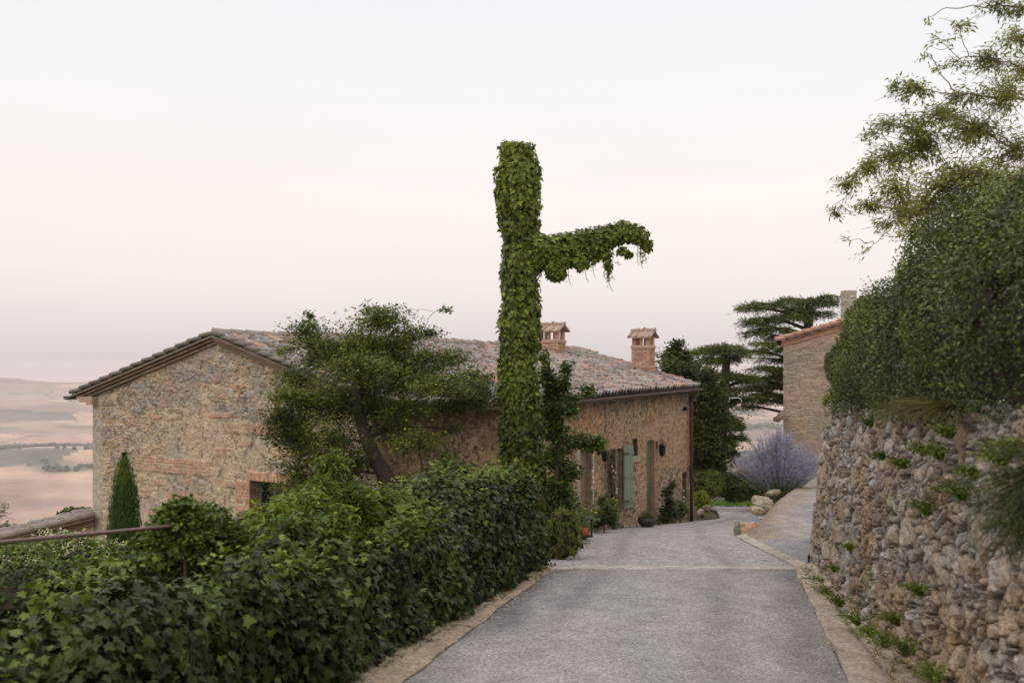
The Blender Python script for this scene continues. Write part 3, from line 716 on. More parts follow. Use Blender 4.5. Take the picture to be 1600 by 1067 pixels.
# ---- long walls facing the lane
def plaster_fn(seed, orange=1.0):
    def fn(u, z):
        zz = (z - (EYE - 4.9))
        st = fbm2(u * 7, z * 1.5, seed + 1, 4)                # vertical streaks
        b = fbm2(u * .9, z * .8, seed + 2, 4); rough = fbm2(u * 11, z * 11, seed + 3, 4)
        lo = sstep(1.9, .4, zz + 1.3 * fbm2(u * .6, z * .6, seed + 4, 3))       # rubble laid bare lower down
        f1, f2, a, bb, _, _ = voro(u + .04 * rough, z + .04 * rough, .2, .13, seed + 5, .95, .45, 2.8)
        face = sstep(.02, .16, f2 - f1)
        base = lin(182, 150, 102)[None] * np.ones((len(u), 1))
        o_ = sstep(-.1, .35, b + .22 * orange * (u / 11 - .35)); base = base * (1 - .7 * o_[:, None]) + lin(190, 136, 80) * .7 * o_[:, None]
        g_ = sstep(.05, .35, fbm2(u * 1.7 + 3, z * 1.3, seed + 6, 4)); base = base * (1 - .5 * g_[:, None]) + lin(158, 146, 124) * .5 * g_[:, None]
        base = base * (1 + .28 * st)[:, None] * (1 + .4 * rough)[:, None]
        cs = lin(176, 150, 122)[None] * (.62 + .62 * a)[:, None]; cs = cs * face[:, None] + lin(150, 128, 104) * (1 - face[:, None])
        c = base * (1 - .75 * lo[:, None]) + cs * .75 * lo[:, None]
        pit = sstep(.16, .28, fbm2(u * 21, z * 15, seed + 7, 3)); c = c * (1 - .6 * pit[:, None])
        dk = sstep(ZE - .55, ZE - .05, z + .3 * fbm2(u * 3, z * .7, seed + 9, 3)); c = c * (1 - .42 * dk[:, None])     # darker towards the gutter
        disp = .03 * rough * .6 + .022 * st * .5 - .018 * pit + lo * (.03 * face + .03 * (a - .5)) - .02 + .03 * b
        return disp, c
    return fn
ztE = lambda u: np.full(np.shape(u), ZE + .05)
side_fn0 = plaster_fn(120, .2)
def side_fn(u, z):
    d, c = side_fn0(u, z)
    f1, f2, a, b, _, _ = voro(u, z, .55, .3, 131, .9, .5, 3.0); bare = (a > .7) * sstep(.03, .09, f2 - f1)
    c = c * (1 - .6 * bare[:, None]) + lin(150, 116, 72) * .6 * bare[:, None] ; return d + .02 * bare, c
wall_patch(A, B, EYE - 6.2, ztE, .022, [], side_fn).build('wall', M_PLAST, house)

def wh(px0, px1, r0, r1):                 # opening on the lane wall from photo columns and rows
    u0, za = on_wall(B, Cc, px0, r1); u1, zb_ = on_wall(B, Cc, px1, r0); um, z0 = on_wall(B, Cc, (px0 + px1) / 2, r1); _, z1 = on_wall(B, Cc, (px0 + px1) / 2, r0)
    return u0, u1, z0, z1
d1 = wh(906.5, 925, 703, 815); sh = wh(961, 971.5, 700, 795); sl2 = wh(989.5, 995.5, 685, 712); d2 = wh(1010, 1022, 687, 826); ni = wh(1066, 1072, 738, 778)
wfn0 = plaster_fn(150)
def wing_fn(u, z):
    d, c = wfn0(u, z)
    bc, bd = brick_pat(u, z, 7)
    def put(m_, k=.75):
        nonlocal c, d
        mm = (m_ * k)[:, None]; c = c * (1 - mm) + bc * mm; d = np.where(m_ > .5, d * .4 + bd, d)
    wob = .12 * fbm2(u * 4, z * 4, 161, 3)
    put(((u > sh[0] - .12) & (u < sh[1] + .12) & (z > sh[3] - .05) & (z < sh[3] + .24 + wob)) * 1.)        # brick over the shuttered window
    put(((u > d2[0] - .3 + wob) & (u < d2[1] + .28 + wob) & (z < d2[3] + .35 + wob)) * 1., .6)
    put(sstep(8.6, 9.6, u + wob * 3) * ((z > ZE - 2.3 + wob * 2) & (z < ZE - .5)) , .35)                     # brick showing at the far corner
    put(sstep(6.9, 7.3, u + wob) * (u < 8.1 + wob) * ((z < ZE - 2.1 + wob)), .55)
    # pale surround of the first doorway
    for (a_, b_) in ((d1[0] - .17, d1[0]), (d1[1], d1[1] + .14)):
        m_ = ((u > a_) & (u < b_) & (z < d1[3] + .02)); c = np.where(m_[:, None], lin(186, 172, 148) * (1 + .3 * fbm2(u * 8, z * 8, 163, 3))[:, None], c); d = np.where(m_, .015, d)
    return d, c
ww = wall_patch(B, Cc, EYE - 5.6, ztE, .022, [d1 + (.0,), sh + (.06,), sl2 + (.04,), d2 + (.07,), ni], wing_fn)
ww.build('wall', M_PLAST, house)
# far end wall and rear walls
back_n = np.array([-.854, .521]); D = Cc + back_n * 8.6; E2 = A + np.array([-.40, .92]) * 0
mb = MB()
def plain(P0, P1, z0, zf0, zf1, colr, k=30):
    u = np.linspace(0, 1, k)[:, None]; p = P0 + (P1 - P0) * u; zt = (zf0 + (zf1 - zf0) * u)[:, 0]
    V = np.array([[[p[i, 0], p[i, 1], z0 + (zt[i] - z0) * t] for t in np.linspace(0, 1, 12)] for i in range(k)]); mb.grid(V, np.asarray(colr))
mid = (Cc + D) / 2
plain(Cc, mid, EYE - 6.5, ZE, R2[2] - .12, lin(176, 146, 110)); plain(mid, D, EYE - 6.5, R2[2] - .12, ZE, lin(176, 146, 110))
plain(D, Lc + np.array([1.2, 4.2]), EYE - 7.5, ZE, ZE, lin(170, 144, 112)); plain(Lc + np.array([1.2, 4.2]), Lc, EYE - 7.5, ZE, ZE, lin(170, 144, 112))
mb.build('wall', M_PLAST, house)

def panel(P0, P1, h, d, colr, name, boards=0, parent=None, m=None, arch=0):
    mb = MB(); n_ = max(boards, 1); wd = (h[1] - h[0]) / n_
    for i in range(n_): wbox(P0, P1, h[0] + wd * i + .004, h[0] + wd * (i + 1) - .004, h[2], h[3], d - .04 - .004 * (i % 2), d - .004 * (i % 2), np.asarray(colr) * rng.uniform(.9, 1.1), mb)
    return mb.build(name, m or M_WOOD, parent or house, smooth=False)
reveal(B, Cc, *d1, .2, lin(168, 146, 116)).build('reveal', M_PLAST, house, smooth=False)
dr = panel(B, Cc, d1, -.14, lin(132, 110, 90), 'door', 4)
reveal(B, Cc, *sh, .14, lin(150, 116, 90), arch=.06).build('reveal', M_PLAST, house, smooth=False)
wn = panel(B, Cc, sh, -.1, lin(120, 96, 82), 'window', 1)
reveal(B, Cc, *sl2, .3, lin(110, 84, 64), arch=.04).build('reveal', M_PLAST, house, smooth=False)
panel(B, Cc, sl2, -.26, lin(60, 46, 40), 'window', 1)
reveal(B, Cc, *d2, .15, BR * .85, arch=.07).build('reveal', M_BRICK, house, smooth=False)
GRN = lin(122, 134, 112)
dr = panel(B, Cc, d2, -.10, lin(96, 108, 80), 'door', 3)
mb = MB(); wbox(B, Cc, d2[0] + .1, d2[0] + .14, d2[2] + .95, d2[2] + 1.1, -.10, -.05, lin(60, 55, 50), mb); mb.build('handle', M_METAL, dr, smooth=False)
reveal(B, Cc, *ni, .2, lin(120, 72, 50)).build('reveal', M_PLAST, house, smooth=False)
panel(B, Cc, ni, -.14, lin(116, 66, 46), 'hatch', 1)
# stone sill under the slit, doorstep
mb = MB(); wbox(B, Cc, sl2[0] - .12, sl2[1] + .12, sl2[2] - .16, sl2[2] - .005, -.02, .045, lin(176, 160, 136), mb); mb.build('sill', M_STONE, house, smooth=False)
# shutters: plank leaves opened out against the wall
def shutter(u0, u1, hinge, ang):
    z0, z1 = sh[2] - .02, sh[3] + .04; mb = MB(); n_ = 3; wd = (u1 - u0) / n_
    for i in range(n_): wbox(B, Cc, u0 + wd * i + .003, u0 + wd * (i + 1) - .003, z0, z1, .03, .065, GRN * rng.uniform(.93, 1.07), mb, ang, hinge)
    for zz in (z0 + .2, (z0 + z1) / 2, z1 - .2): wbox(B, Cc, u0 + .02, u1 - .02, zz - .04, zz + .04, .0655, .09, GRN * .92, mb, ang, hinge)
    o = mb.build('shutter', M_WOOD, house, smooth=False); 
    for zz in (z0 + .2, z1 - .2):
        hg = MB()
        a_, b_ = (hinge - .02, hinge + .2) if u1 > hinge + .1 else (hinge - .2, hinge + .02); wbox(B, Cc, a_, b_, zz - .016, zz + .016, .0905, .1, lin(44, 42, 40), hg, ang, hinge); hg.build('hinge', M_METAL, o, smooth=False)
    return o
shutter(sh[0] - .50, sh[0] - .02, sh[0] - .02, .40)
shutter(sh[1] + .02, sh[1] + .50, sh[1] + .02, .12)

# ---- roof
def roof_patch(e0, e1, r1, r0, seed, per=.195, rowh=.34, du=.022, dv=.045, sag=.0, tone=1.0):
    e0, e1, r1, r0 = map(lambda q: np.asarray(q, float), (e0, e1, r1, r0))
    Lu = np.linalg.norm(e1 - e0); Lv = (np.linalg.norm(r0 - e0) + np.linalg.norm(r1 - e1)) / 2
    nu, nv = int(Lu / du), int(Lv / dv); a = np.linspace(0, 1, nu + 1); b = np.linspace(0, 1, nv + 1)
    U, V = np.meshgrid(a, b, indexing='ij'); u, v = U.ravel(), V.ravel()
    Pm = (e0 * (1 - u[:, None]) + e1 * u[:, None]) * (1 - v[:, None]) + (r0 * (1 - u[:, None]) + r1 * u[:, None]) * v[:, None]
    nn = np.cross(e1 - e0, r0 - e0); nn /= np.linalg.norm(nn); nn = nn if nn[2] > 0 else -nn
    mu = u * Lu; mv = v * Lv
    cidx = np.floor(mu / per); jv = .10 * hsh(cidx, cidx * 0, 0, seed); row = np.floor((mv + jv) / rowh); fv = ((mv + jv) / rowh) % 1
    ku = hsh(cidx, row, 0, seed + 1); ju = .03 * (hsh(cidx, row, 0, seed + 2) - .5)
    fu = ((mu + ju) / per) % 1 - .5
    wdt = .36 - .05 * fv
    cover = np.sqrt(np.clip(1 - (fu / wdt) ** 2, 0, 1))
    chan = .35 * np.cos(fu * 2 * np.pi) 
    hgt = .08 * cover + (1 - fv) * .045 + .034 * (ku - .5) + .03 * noise2(mu * 1.1, mv * 1.1, seed + 3) + .012 * fbm2(mu * 12, mv * 12, seed + 4, 3)
    hgt = hgt - .03 * (np.abs(fu) > .44)
    Pm = Pm + nn * hgt[:, None] - np.array([0, 0, 1.]) * (sag * 4 * (u * (1 - u)) * np.minimum(v * 2, 1))[:, None]
    pal = np.array([lin(176, 160, 150), lin(164, 148, 138), lin(190, 172, 160), lin(150, 132, 120), lin(184, 156, 140), lin(172, 162, 158), lin(140, 120, 106), lin(186, 140, 114)])
    c = pal[(ku * 7.999).astype(int)] * (.85 + .3 * hsh(cidx, row, 0, seed + 6))[:, None]
    li = sstep(-.05, .3, fbm2(mu * 5, mv * 5, seed + 7, 4)); c = c * (1 - .35 * li[:, None]) + lin(200, 188, 180) * .35 * li[:, None]
    bl = sstep(.1, .35, fbm2(mu * 9, mv * 7, seed + 8, 3)); c = c * (1 - .4 * bl[:, None])
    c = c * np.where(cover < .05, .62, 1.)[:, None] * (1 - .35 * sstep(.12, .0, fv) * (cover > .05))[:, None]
    ms_ = sstep(.2, .4, fbm2(mu * .9, mv * .9, seed + 9, 3)); c = c * (1 - .2 * ms_[:, None]) + lin(140, 140, 104) * .2 * ms_[:, None]
    c = c * tone
    mb = MB(); G = Pm.reshape(nu + 1, nv + 1, 3); mb.grid(G, c)
    CG = c.reshape(nu + 1, nv + 1, 3)
    for e, ce in ((G[:, 0], CG[:, 0]), (G[:, -1], CG[:, -1]), (G[0], CG[0]), (G[-1], CG[-1])):
        lo = e.copy(); flatp = None
        mb.grid(np.stack([e, e - nn * .05], 1), np.stack([ce * .8, ce * .8], 1))
    # underside: tiles laid on flat bricks
    q = np.array([e0, e1, r1, r0]) - nn * .035
    mb.add(q, np.array([[0, 1, 2, 3]]), lin(120, 88, 64))
    q = np.array([e0, e1, r1, r0]) - nn * .085
    mb.add(q, np.array([[3, 2, 1, 0]]), lin(110, 84, 62))
    return mb, nn, Lu, Lv
ovh = .40
uAB, nAB = frame_of(A, B); uBC, nBC = frame_of(B, Cc); uLA, nLA = frame_of(Lc, A)
vb = (nAB + nBC); vb /= np.linalg.norm(vb); vb /= vb @ nAB
e3 = lambda p, z: np.array([p[0], p[1], z])
ez = ZE + .0
eA = e3(A + nAB * ovh + nLA * .16, ez); eB = e3(B + vb * ovh, ez + .02); eC = e3(Cc + nBC * .30 + uBC * .16, ez + .11)
r0_ = R0 + np.append(nLA * .18, 0); r2_ = R2 + np.append(uBC * .30, 0)
mb, n1, _, _ = roof_patch(eA, eB, R1, r0_, 200, sag=.02); roof = mb.build('roof', M_TILE, house, origin=(R1[0], R1[1], R1[2]))
mb, n2, _, _ = roof_patch(eB, eC, r2_, R1, 230, sag=.03); mb.build('roof', M_TILE, house)
eL = e3(Lc + nLA * .18 - uLA * .62, ZE + .02 + .0)
bD = e3(D + uBC * .3 - nBC * .4, ZE + .02); bL2 = e3(Lc + np.array([1.0, 4.6]) + np.array([-.5, .2]), ZE - .0)
mb, _, _, _ = roof_patch(bL2, eL, r0_, R1, 260, du=.04, dv=.06); mb.build('roof', M_TILE, house)
mb, _, _, _ = roof_patch(bD, bL2, R1, r2_, 270, du=.05, dv=.08); mb.build('roof', M_TILE, house)
# ridge tiles
mb = MB()
for a_, b_ in ((r0_, R1), (R1, r2_)):
    n_ = int(np.linalg.norm(b_ - a_) / .36)
    for i in range(n_):
        p = a_ + (b_ - a_) * (i + .0) / n_; q = a_ + (b_ - a_) * (i + 1.08) / n_
        j = rng.normal(0, .012, 3); mb.tube([p + j + [0, 0, .045], q + j + [0, 0, .03]], [.115, .095], pal[rng.integers(0, 5)] * 0 + lin(182, 162, 148) * rng.uniform(.75, 1.1), 10)
mb.build('ridge_tile', M_TILE, roof)
# stepped verge tiles and brick bands along the gable, left slope then right slope
mb = MB(); bb = MB()
for a_, b_, sgn in ((eL + [0, 0, .0], r0_, 1), (eA, r0_, -1)):
    n_ = int(np.linalg.norm(b_ - a_) / .40); nvec = np.append(nLA, 0)
    for i in range(n_):
        t0 = i / n_; t1 = (i + 1.15) / n_; p = a_ + (b_ - a_) * t0; q = a_ + (b_ - a_) * min(t1, 1.0)
        for k, (off, hz) in enumerate(((.03, .085), (-.14, .07))):
            pp = p + nvec * off + [0, 0, hz + .03]; qq = q + nvec * off + [0, 0, hz - .005]
            mb.tube([pp - [0, 0, .02], (pp + qq) / 2 - [0, 0, .02], qq - [0, 0, .035]], [.052, .048, .043], lin(140, 128, 112) * rng.uniform(.8, 1.15), 8)
    dv_ = b_ - a_
    for (h0, h1, o0, o1, cl, t0) in ((-.005, -.055, .06, -.3, lin(128, 110, 86), .0), (-.075, -.125, .0, -.3, lin(140, 104, 74), .05), (-.145, -.20, -.06, -.3, lin(140, 120, 92), .09)):
        m_ = int(np.linalg.norm(dv_) / .3)
        for i in range(m_):
            ta = t0 + (1 - t0) * i / m_; tb = t0 + (1 - t0) * (i + .985) / m_; v = []
            for t in (ta, tb):
                for o_ in (o0, o1):
                    for h in (h1, h0): v.append(a_ + dv_ * t + nvec * (o_ + rng.uniform(-.004, .004)) + np.array([0, 0, h]))
            bb.add(v, np.array([[0, 1, 3, 2], [4, 6, 7, 5], [0, 4, 5, 1], [2, 3, 7, 6], [0, 2, 6, 4], [1, 5, 7, 3]]), cl * rng.uniform(.8, 1.15))
mb.build('verge_tile', M_TILE, roof); bb.build('verge_band', M_BRICK, roof, smooth=False)
# corbel block under the left eave
mb = MB(); c0 = Lc + nLA * .03
for k, (x0, x1, z0, z1) in enumerate(((-.42, .22, -.02, -.10), (-.30, .22, -.10, -.17), (-.02, .22, -.17, -.23))):
    p = np.append(c0 + uLA * (x0 + x1) / 2, ZE + (z0 + z1) / 2 + .03); mb.box(p, (x1 - x0, .30, z0 - z1 - .004), lin(190, 150, 112) * rng.uniform(.9, 1.1), rz=math.atan2(uLA[1], uLA[0]))
mb.build('corbel', M_BRICK, house, smooth=False)
# gutters
def gutter(pts, r=.07, colr=lin(92, 74, 64), name='gutter'):
    pts = np.asarray(pts); mb = MB(); th = np.linspace(0, np.pi, 9)
    for i in range(len(pts) - 1):
        a_, b_ = pts[i], pts[i + 1]; t = b_ - a_; t /= np.linalg.norm(t); s_ = np.cross(t, [0, 0, 1.]); s_ /= np.linalg.norm(s_)
        V = np.array([[p + s_ * r * k * math.cos(q) - np.array([0, 0, 1]) * r * k * math.sin(q) for q in th] for p in (a_, b_) for k in (1,)])
        mb.grid(V, colr); V2 = np.array([[p + s_ * r * .9 * math.cos(q) - np.array([0, 0, 1]) * r * .9 * math.sin(q) for q in th] for p in (a_, b_)]); mb.grid(V2, colr * .8, flip=True)
        for sd in (-1, 1):
            mb.tube([a_ + s_ * r * .95 * sd, b_ + s_ * r * .95 * sd], [.008, .008], colr, 5)
        for k in range(int(np.linalg.norm(b_ - a_) / .9)):
            p = a_ + t * (k * .9 + .4); mb.tube(np.array([p + s_ * r * 1.05 * math.cos(q) - np.array([0, 0, 1]) * r * 1.05 * math.sin(q) for q in th]), .007, colr * .8, 4)
        for p in (a_, b_):
            mb.add([p] + [p + s_ * r * math.cos(q) - np.array([0, 0, 1]) * r * math.sin(q) for q in th], np.array([[0, i + 1, i + 2] for i in range(8)]), colr)
    return mb.build(name, M_METAL, house)
gz = -.055
gutter([e3(eB[:2] + vb * .06, eB[2] + gz - .03), e3(eC[:2] + nBC * .06, eC[2] + gz)])
gutter([e3(eA[:2] + nAB * .06, eA[2] + gz), e3(eB[:2] + vb * .06, eB[2] + gz - .03)])
gd = (bL2 - eL)[:2] / np.linalg.norm((bL2 - eL)[:2])
gutter([e3(eL[:2] - uLA * .07 + nLA * .10, eL[2] - .02), e3(eL[:2] - uLA * .07 + gd * 3.5, eL[2] - .02)], .085, lin(88, 84, 82))
# dark rafters and soffit bricks under the lane eave
mb = MB()
for P0, P1, n_, k0 in ((B, Cc, nBC, 34), (A, B, nAB, 9)):
    for i in range(k0):
        p = P0 + (P1 - P0) * (i + .5) / k0 + n_ * ovh * .45; mb.box(np.append(p, ez - .075 + .05 * (i / k0 if k0 > 9 else 0)), (.07, ovh * .9, .08), lin(92, 66, 48) * rng.uniform(.8, 1.1), rz=math.atan2((P1 - P0)[1], (P1 - P0)[0]))
mb.build('rafter', M_WOOD, house, smooth=False)
# drainpipe at the far corner
dp = Cc + nBC * .11 - uBC * .10
mb = MB(); zz0 = float(base_z(Cc[1])) - .05
mb.tube([e3(Cc + nBC * .32 - uBC * .05, eC[2] - .1), e3(Cc + nBC * .27 - uBC * .07, eC[2] - .22), e3(dp, eC[2] - .5), e3(dp, zz0)], .05, lin(92, 58, 48), 10)
for zz in (ZE - 1.1, ZE - 2.2, ZE - 3.3): mb.tube([e3(dp, zz), e3(dp, zz + .04)], .062, lin(78, 50, 42), 10)
mb.build('drainpipe', M_METAL, house)
mb = MB(); wbox(B, Cc, 10.6, 10.72, ZE - .62, ZE - .5, .0, .12, lin(50, 40, 36), mb); mb.build('wall_bracket', M_METAL, house, smooth=False)

# ---- chimneys: real courses of brick, open lantern top with little tiled roof
def chimney(p, w1, w2, hb, hl, sink=.6, label=None, tone=1.0):
    ang = math.atan2(uBC[1], uBC[0]) - math.pi / 2            # local y along the ridge
    ca, sa = math.cos(ang), math.sin(ang); Rm = np.array([[ca, -sa, 0], [sa, ca, 0], [0, 0, 1.]])
    W = lambda q: Rm @ np.asarray(q, float) + p
    def cb(mb, c, s, cl, j=.003): 
        a, b, h = np.array(s) / 2.; v = np.array([[x, y, z] for x in (-a, a) for y in (-b, b) for z in (-h, h)]) + rng.uniform(-j, j, (8, 3)) + np.array(c)
        mb.add(v @ Rm.T + p, np.array([[0, 1, 3, 2], [4, 6, 7, 5], [0, 4, 5, 1], [2, 3, 7, 6], [0, 2, 6, 4], [1, 5, 7, 3]]), cl)
    def cl(): 
        k = rng.random(); return (lin(200, 140, 98) if k < .55 else lin(182, 118, 84) if k < .8 else lin(206, 160, 120)) * rng.uniform(.85, 1.1) * tone
    body = MB(); cb(body, (0, 0, (hb - sink) / 2), (w1 - .02, w2 - .02, hb + sink), lin(176, 152, 130), 0)
    z = -sink; row = 0; bh = .068
    while z < hb - .05:
        for (ln, ax, off) in ((w1, 0, -w2 / 2), (w1, 0, w2 / 2), (w2, 1, -w1 / 2), (w2, 1, w1 / 2)):
            x = -ln / 2 - (.12 if (row + ax) % 2 else 0)
            while x < ln / 2:
                a_ = max(x, -ln / 2); b_ = min(x + .235, ln / 2); 
                if b_ - a_ > .03:
                    c = ((a_ + b_) / 2, off, z + bh / 2) if ax == 0 else (off, (a_ + b_) / 2, z + bh / 2)
                    s = (b_ - a_ - .008, .03, bh - .01) if ax == 0 else (.03, b_ - a_ - .008, bh - .01)
                    cb(body, c, s, cl(), .002)
                x += .245
        z += bh; row += 1
    o = body.build('chimney', M_BRICK, house, smooth=False)
    led = MB(); cb(led, (0, 0, hb + .0), (w1 + .08, w2 + .08, .045), lin(196, 150, 116)); cb(led, (0, 0, hb + .045), (w1 + .03, w2 + .03, .04), lin(206, 168, 136)); led.build('ledge', M_BRICK, o, smooth=False)
    z0 = hb + .067
    for x in (-w1 / 2 + .07, .0, w1 / 2 - .07):
        for y in (-w2 / 2 + .05, w2 / 2 - .05):
            pi = MB(); cb(pi, (x, y, z0 + hl / 2), (.12 if abs(x) > .03 else .06, .10, hl), cl() * .95); pi.build('pier', M_BRICK, o, smooth=False)
    rf = MB(); zr = z0 + hl; hw = w2 / 2 + .13; hx = w1 / 2 + .10; rh = .20
    for sg in (-1, 1):
        v = [W((-hx, sg * hw, zr)), W((hx, sg * hw, zr)), W((hx, 0, zr + rh)), W((-hx, 0, zr + rh))]; v2 = [q - np.array([0, 0, .04]) for q in v]
        rf.add(v + v2, np.array([[0, 1, 2, 3], [7, 6, 5, 4], [0, 4, 5, 1], [1, 5, 6, 2], [3, 2, 6, 7], [0, 3, 7, 4]]), lin(196, 156, 130) * .95)
        n_ = int(2 * hx / .24)
        for i in range(n_ + 1):
            x = -hx + .05 + (2 * hx - .1) * i / n_ + rng.normal(0, .008); rf.tube([W((x, sg * (hw + .01), zr + .0)), W((x, 0, zr + rh + .0))], [.042, .036], lin(188, 158, 138) * rng.uniform(.75, 1.15), 7)
    for i in range(3):
        x0 = -hx + 2 * hx * i / 3; rf.tube([W((x0 - .01, 0, zr + rh + .01)), W((x0 + 2 * hx / 3 + .02, 0, zr + rh + .02))], [.05, .06], lin(190, 160, 140) * rng.uniform(.8, 1.1), 8)
    rf.tube([W((hx * .1, -.02, zr + rh + .05)), W((hx * .15, 0, zr + rh + .1))], [.05, .03], lin(150, 130, 110), 6)
    rf.build('cap', M_TILE, o, smooth=False)
    return o
def roofpt(t, q): return np.array([B[0] + uBC[0] * t + back_n[0] * q, B[1] + uBC[1] * t + back_n[1] * q, ZE + .1 + .284 * q])
c1 = chimney(roofpt(9.0, 3.72), .70, .46, .34, .27, .7)
c1['label'] = 'squat wide brick chimney near the ridge, next to the vine-covered post'
c2 = chimney(roofpt(10.7, 1.36), .60, .42, .84, .26, .6)
c2['label'] = 'taller narrow brick chimney near the eave at the far end of the roof'

# ---- wall lanterns
def lantern(px, row, sgn, label, hpx):
    u, z = on_wall(B, Cc, px, row); U, Nn = frame_of(B, Cc); y = B[1] + U[1] * u; h = hpx / F * y
    pos = np.array([B[0] + U[0] * u, B[1] + U[1] * u, z]); t = thing('wall_lantern', pos, label, 'lantern', 'lanterns on the house wall'); BK = lin(38, 34, 32)
    Wt = lambda a, d, zz: pos + np.append(U * a + Nn * d, zz)
    mb = MB(); mb.tube([Wt(0, -.02, h * .35), Wt(0, .1, h * .62), Wt(0, .17, h * .55)], .012, BK, 6); mb.box(Wt(0, .0, h * .3), (.08, .05, .18), BK, rz=math.atan2(U[1], U[0])); mb.build('arm', M_METAL, t)
    mb = MB(); a = .065
    for s1 in (-1, 1):
        for s2 in (-1, 1): mb.tube([Wt(s1 * a * .75, .17 + s2 * a * .75, -h * .5), Wt(s1 * a * 1.1, .17 + s2 * a * 1.1, h * .25)], .009, BK, 4)
    for zz, k in ((-h * .5, .8), (h * .25, 1.2)): mb.box(Wt(0, .17, zz), (a * 2 * k, a * 2 * k, .02), BK, rz=math.atan2(U[1], U[0]))
    v = [Wt(s1 * a * 1.35, .17 + s2 * a * 1.35, h * .26) for s1, s2 in ((-1, -1), (1, -1), (1, 1), (-1, 1))] + [Wt(0, .17, h * .52)]
    mb.add(v, [np.array([[0, 1, 2, 3]]), np.array([[0, 1, 4], [1, 2, 4], [2, 3, 4], [3, 0, 4]])], BK); mb.build('frame', M_METAL, t, smooth=False)
    mb = MB(); v = []
    for k, zz in ((.72, -h * .48), (1.05, h * .24)):
        v += [Wt(s1 * a * k, .17 + s2 * a * k, zz) for s1, s2 in ((-1, -1), (1, -1), (1, 1), (-1, 1))]
    mb.add(v, np.array([[0, 1, 5, 4], [1, 2, 6, 5], [2, 3, 7, 6], [3, 0, 4, 7]]), (.1, .09, .07)); mb.build('pane', M_GLASS, t, smooth=False)
lantern(936, 710, 1, 'black wall lantern between the first doorway and the green shutters', 19)
lantern(1026, 701, 1, 'black wall lantern just right of the tall narrow green door', 21)

# ================================================================== lower outbuilding on the left
ann = thing('outbuilding', (-12.5, 23.5, EYE - 6.5), 'low stone outbuilding with tiled lean-to roof at the left edge against the farmhouse corner', 'outbuilding')
a0 = P(146, 806, 24.9); a1 = P(-150, 878, 23.2)
Pl, Pr = a1[:2], a0[:2]
def ann_fn(u, z):
    f1, f2, a, b, _, _ = voro(u, z, .3, .17, 301, .95, .45, 3.0); face = sstep(.03, .14, f2 - f1)
    c = lin(178, 156, 124)[None] * (.7 + .55 * a)[:, None]; c = np.where((b > .86)[:, None], lin(190, 128, 92), c); c = c * face[:, None] + lin(184, 164, 136) * (1 - face[:, None])
    return .04 * face + .03 * (a - .5) + .02 * fbm2(u * 8, z * 8, 303, 3), c
wall_patch(Pl, Pr, EYE - 8, lambda u: np.interp(u, [0, np.linalg.norm(Pr - Pl)], [a1[2] - .1, a0[2] - .1]), .03, [], ann_fn).build('wall', M_MASON, ann)
ua, na = frame_of(Pl, Pr); nb = -na
mb, _, _, _ = roof_patch(np.append(Pl + na * .25, a1[2]), np.append(Pl + nb * 1.1, a1[2]), np.append(Pr + nb * 1.1, a0[2]), np.append(Pr + na * .25, a0[2]), 320)
mb.build('roof', M_TILE, ann)
mb = MB(); bb = MB(); aa = np.append(Pl + na * .27, a1[2]); cc_ = np.append(Pr + na * .27, a0[2]); n_ = 12
for i in range(n_):
    p = aa + (cc_ - aa) * i / n_; q = aa + (cc_ - aa) * min((i + 1.15) / n_, 1); mb.tube([p + [0, 0, .11], q + [0, 0, .07]], [.09, .075], lin(176, 158, 142) * rng.uniform(.8, 1.1), 8)
mb.build('verge_tile', M_TILE, ann)
for (h0, h1, o0) in ((.0, -.05, .0), (-.07, -.12, -.06), (-.14, -.19, -.12)):
    m_ = 16
    for i in range(m_):
        v = []
        for t in (i / m_, (i + .98) / m_):
            for o_ in (o0, -.4):
                for h in (h1, h0): v.append(aa + (cc_ - aa) * t + np.append(na * o_, h))
        bb.add(v, np.array([[0, 1, 3, 2], [4, 6, 7, 5], [0, 4, 5, 1], [2, 3, 7, 6], [0, 2, 6, 4], [1, 5, 7, 3]]), lin(160, 126, 92) * rng.uniform(.8, 1.15))
bb.build('verge_band', M_BRICK, ann, smooth=False)

# ================================================================== tall brick-and-stone house beyond the path
bh_ = thing('brick_house', (14.0, 42.0, EYE - 4.5), 'tall brown stone house with orange brick under its tiled roof verge beyond the lavender bush', 'house')
Q0 = np.array([(1224 - 800) / F * 38, 38.0]); Q1 = Q0 + np.array([7.5, -1.2]); uq, nq = frame_of(Q0, Q1)
zq0 = P(0, 533, 38)[2]
def bf(u, z):
    f1, f2, a, b, _, _ = voro(u, z, .42, .085, 401, .95, .4, 3.4); face = sstep(.03, .15, f2 - f1)
    c = lin(156, 136, 108)[None] * (.7 + .55 * a)[:, None]; c = c * face[:, None] + lin(170, 150, 126) * (1 - face[:, None])
    bc, bd = brick_pat(u, z, 9, .28, .07); bc = bc * .82 + .06
    lo = zq0 + .29 * u - .42 + .35 * fbm2(u * .7, z * .7, 403, 3) - .12 * u
    k = sstep(-.05, .1, z - lo); c = c * (1 - k[:, None]) + bc * k[:, None]
    k = sstep(.0, .25, fbm2(u * .5 + 2, z * .5, 405, 3) + .12 * (u - 1.2)) * .4; c = c * (1 - k[:, None]) + bc * k[:, None] * .9
    g = sstep(0, .3, fbm2(u * .8, z * 1.2, 407, 4)); c = c * (1 - .3 * g[:, None]) + lin(140, 130, 118) * .3 * g[:, None]
    k = np.exp(-((u - 2.3) / .22) ** 2 - ((z - zq0 - .0) / .18) ** 2); c = c * (1 - k[:, None]) + lin(206, 196, 182) * k[:, None]
    return .02 * face + .02 * fbm2(u * 5, z * 5, 406, 3), c
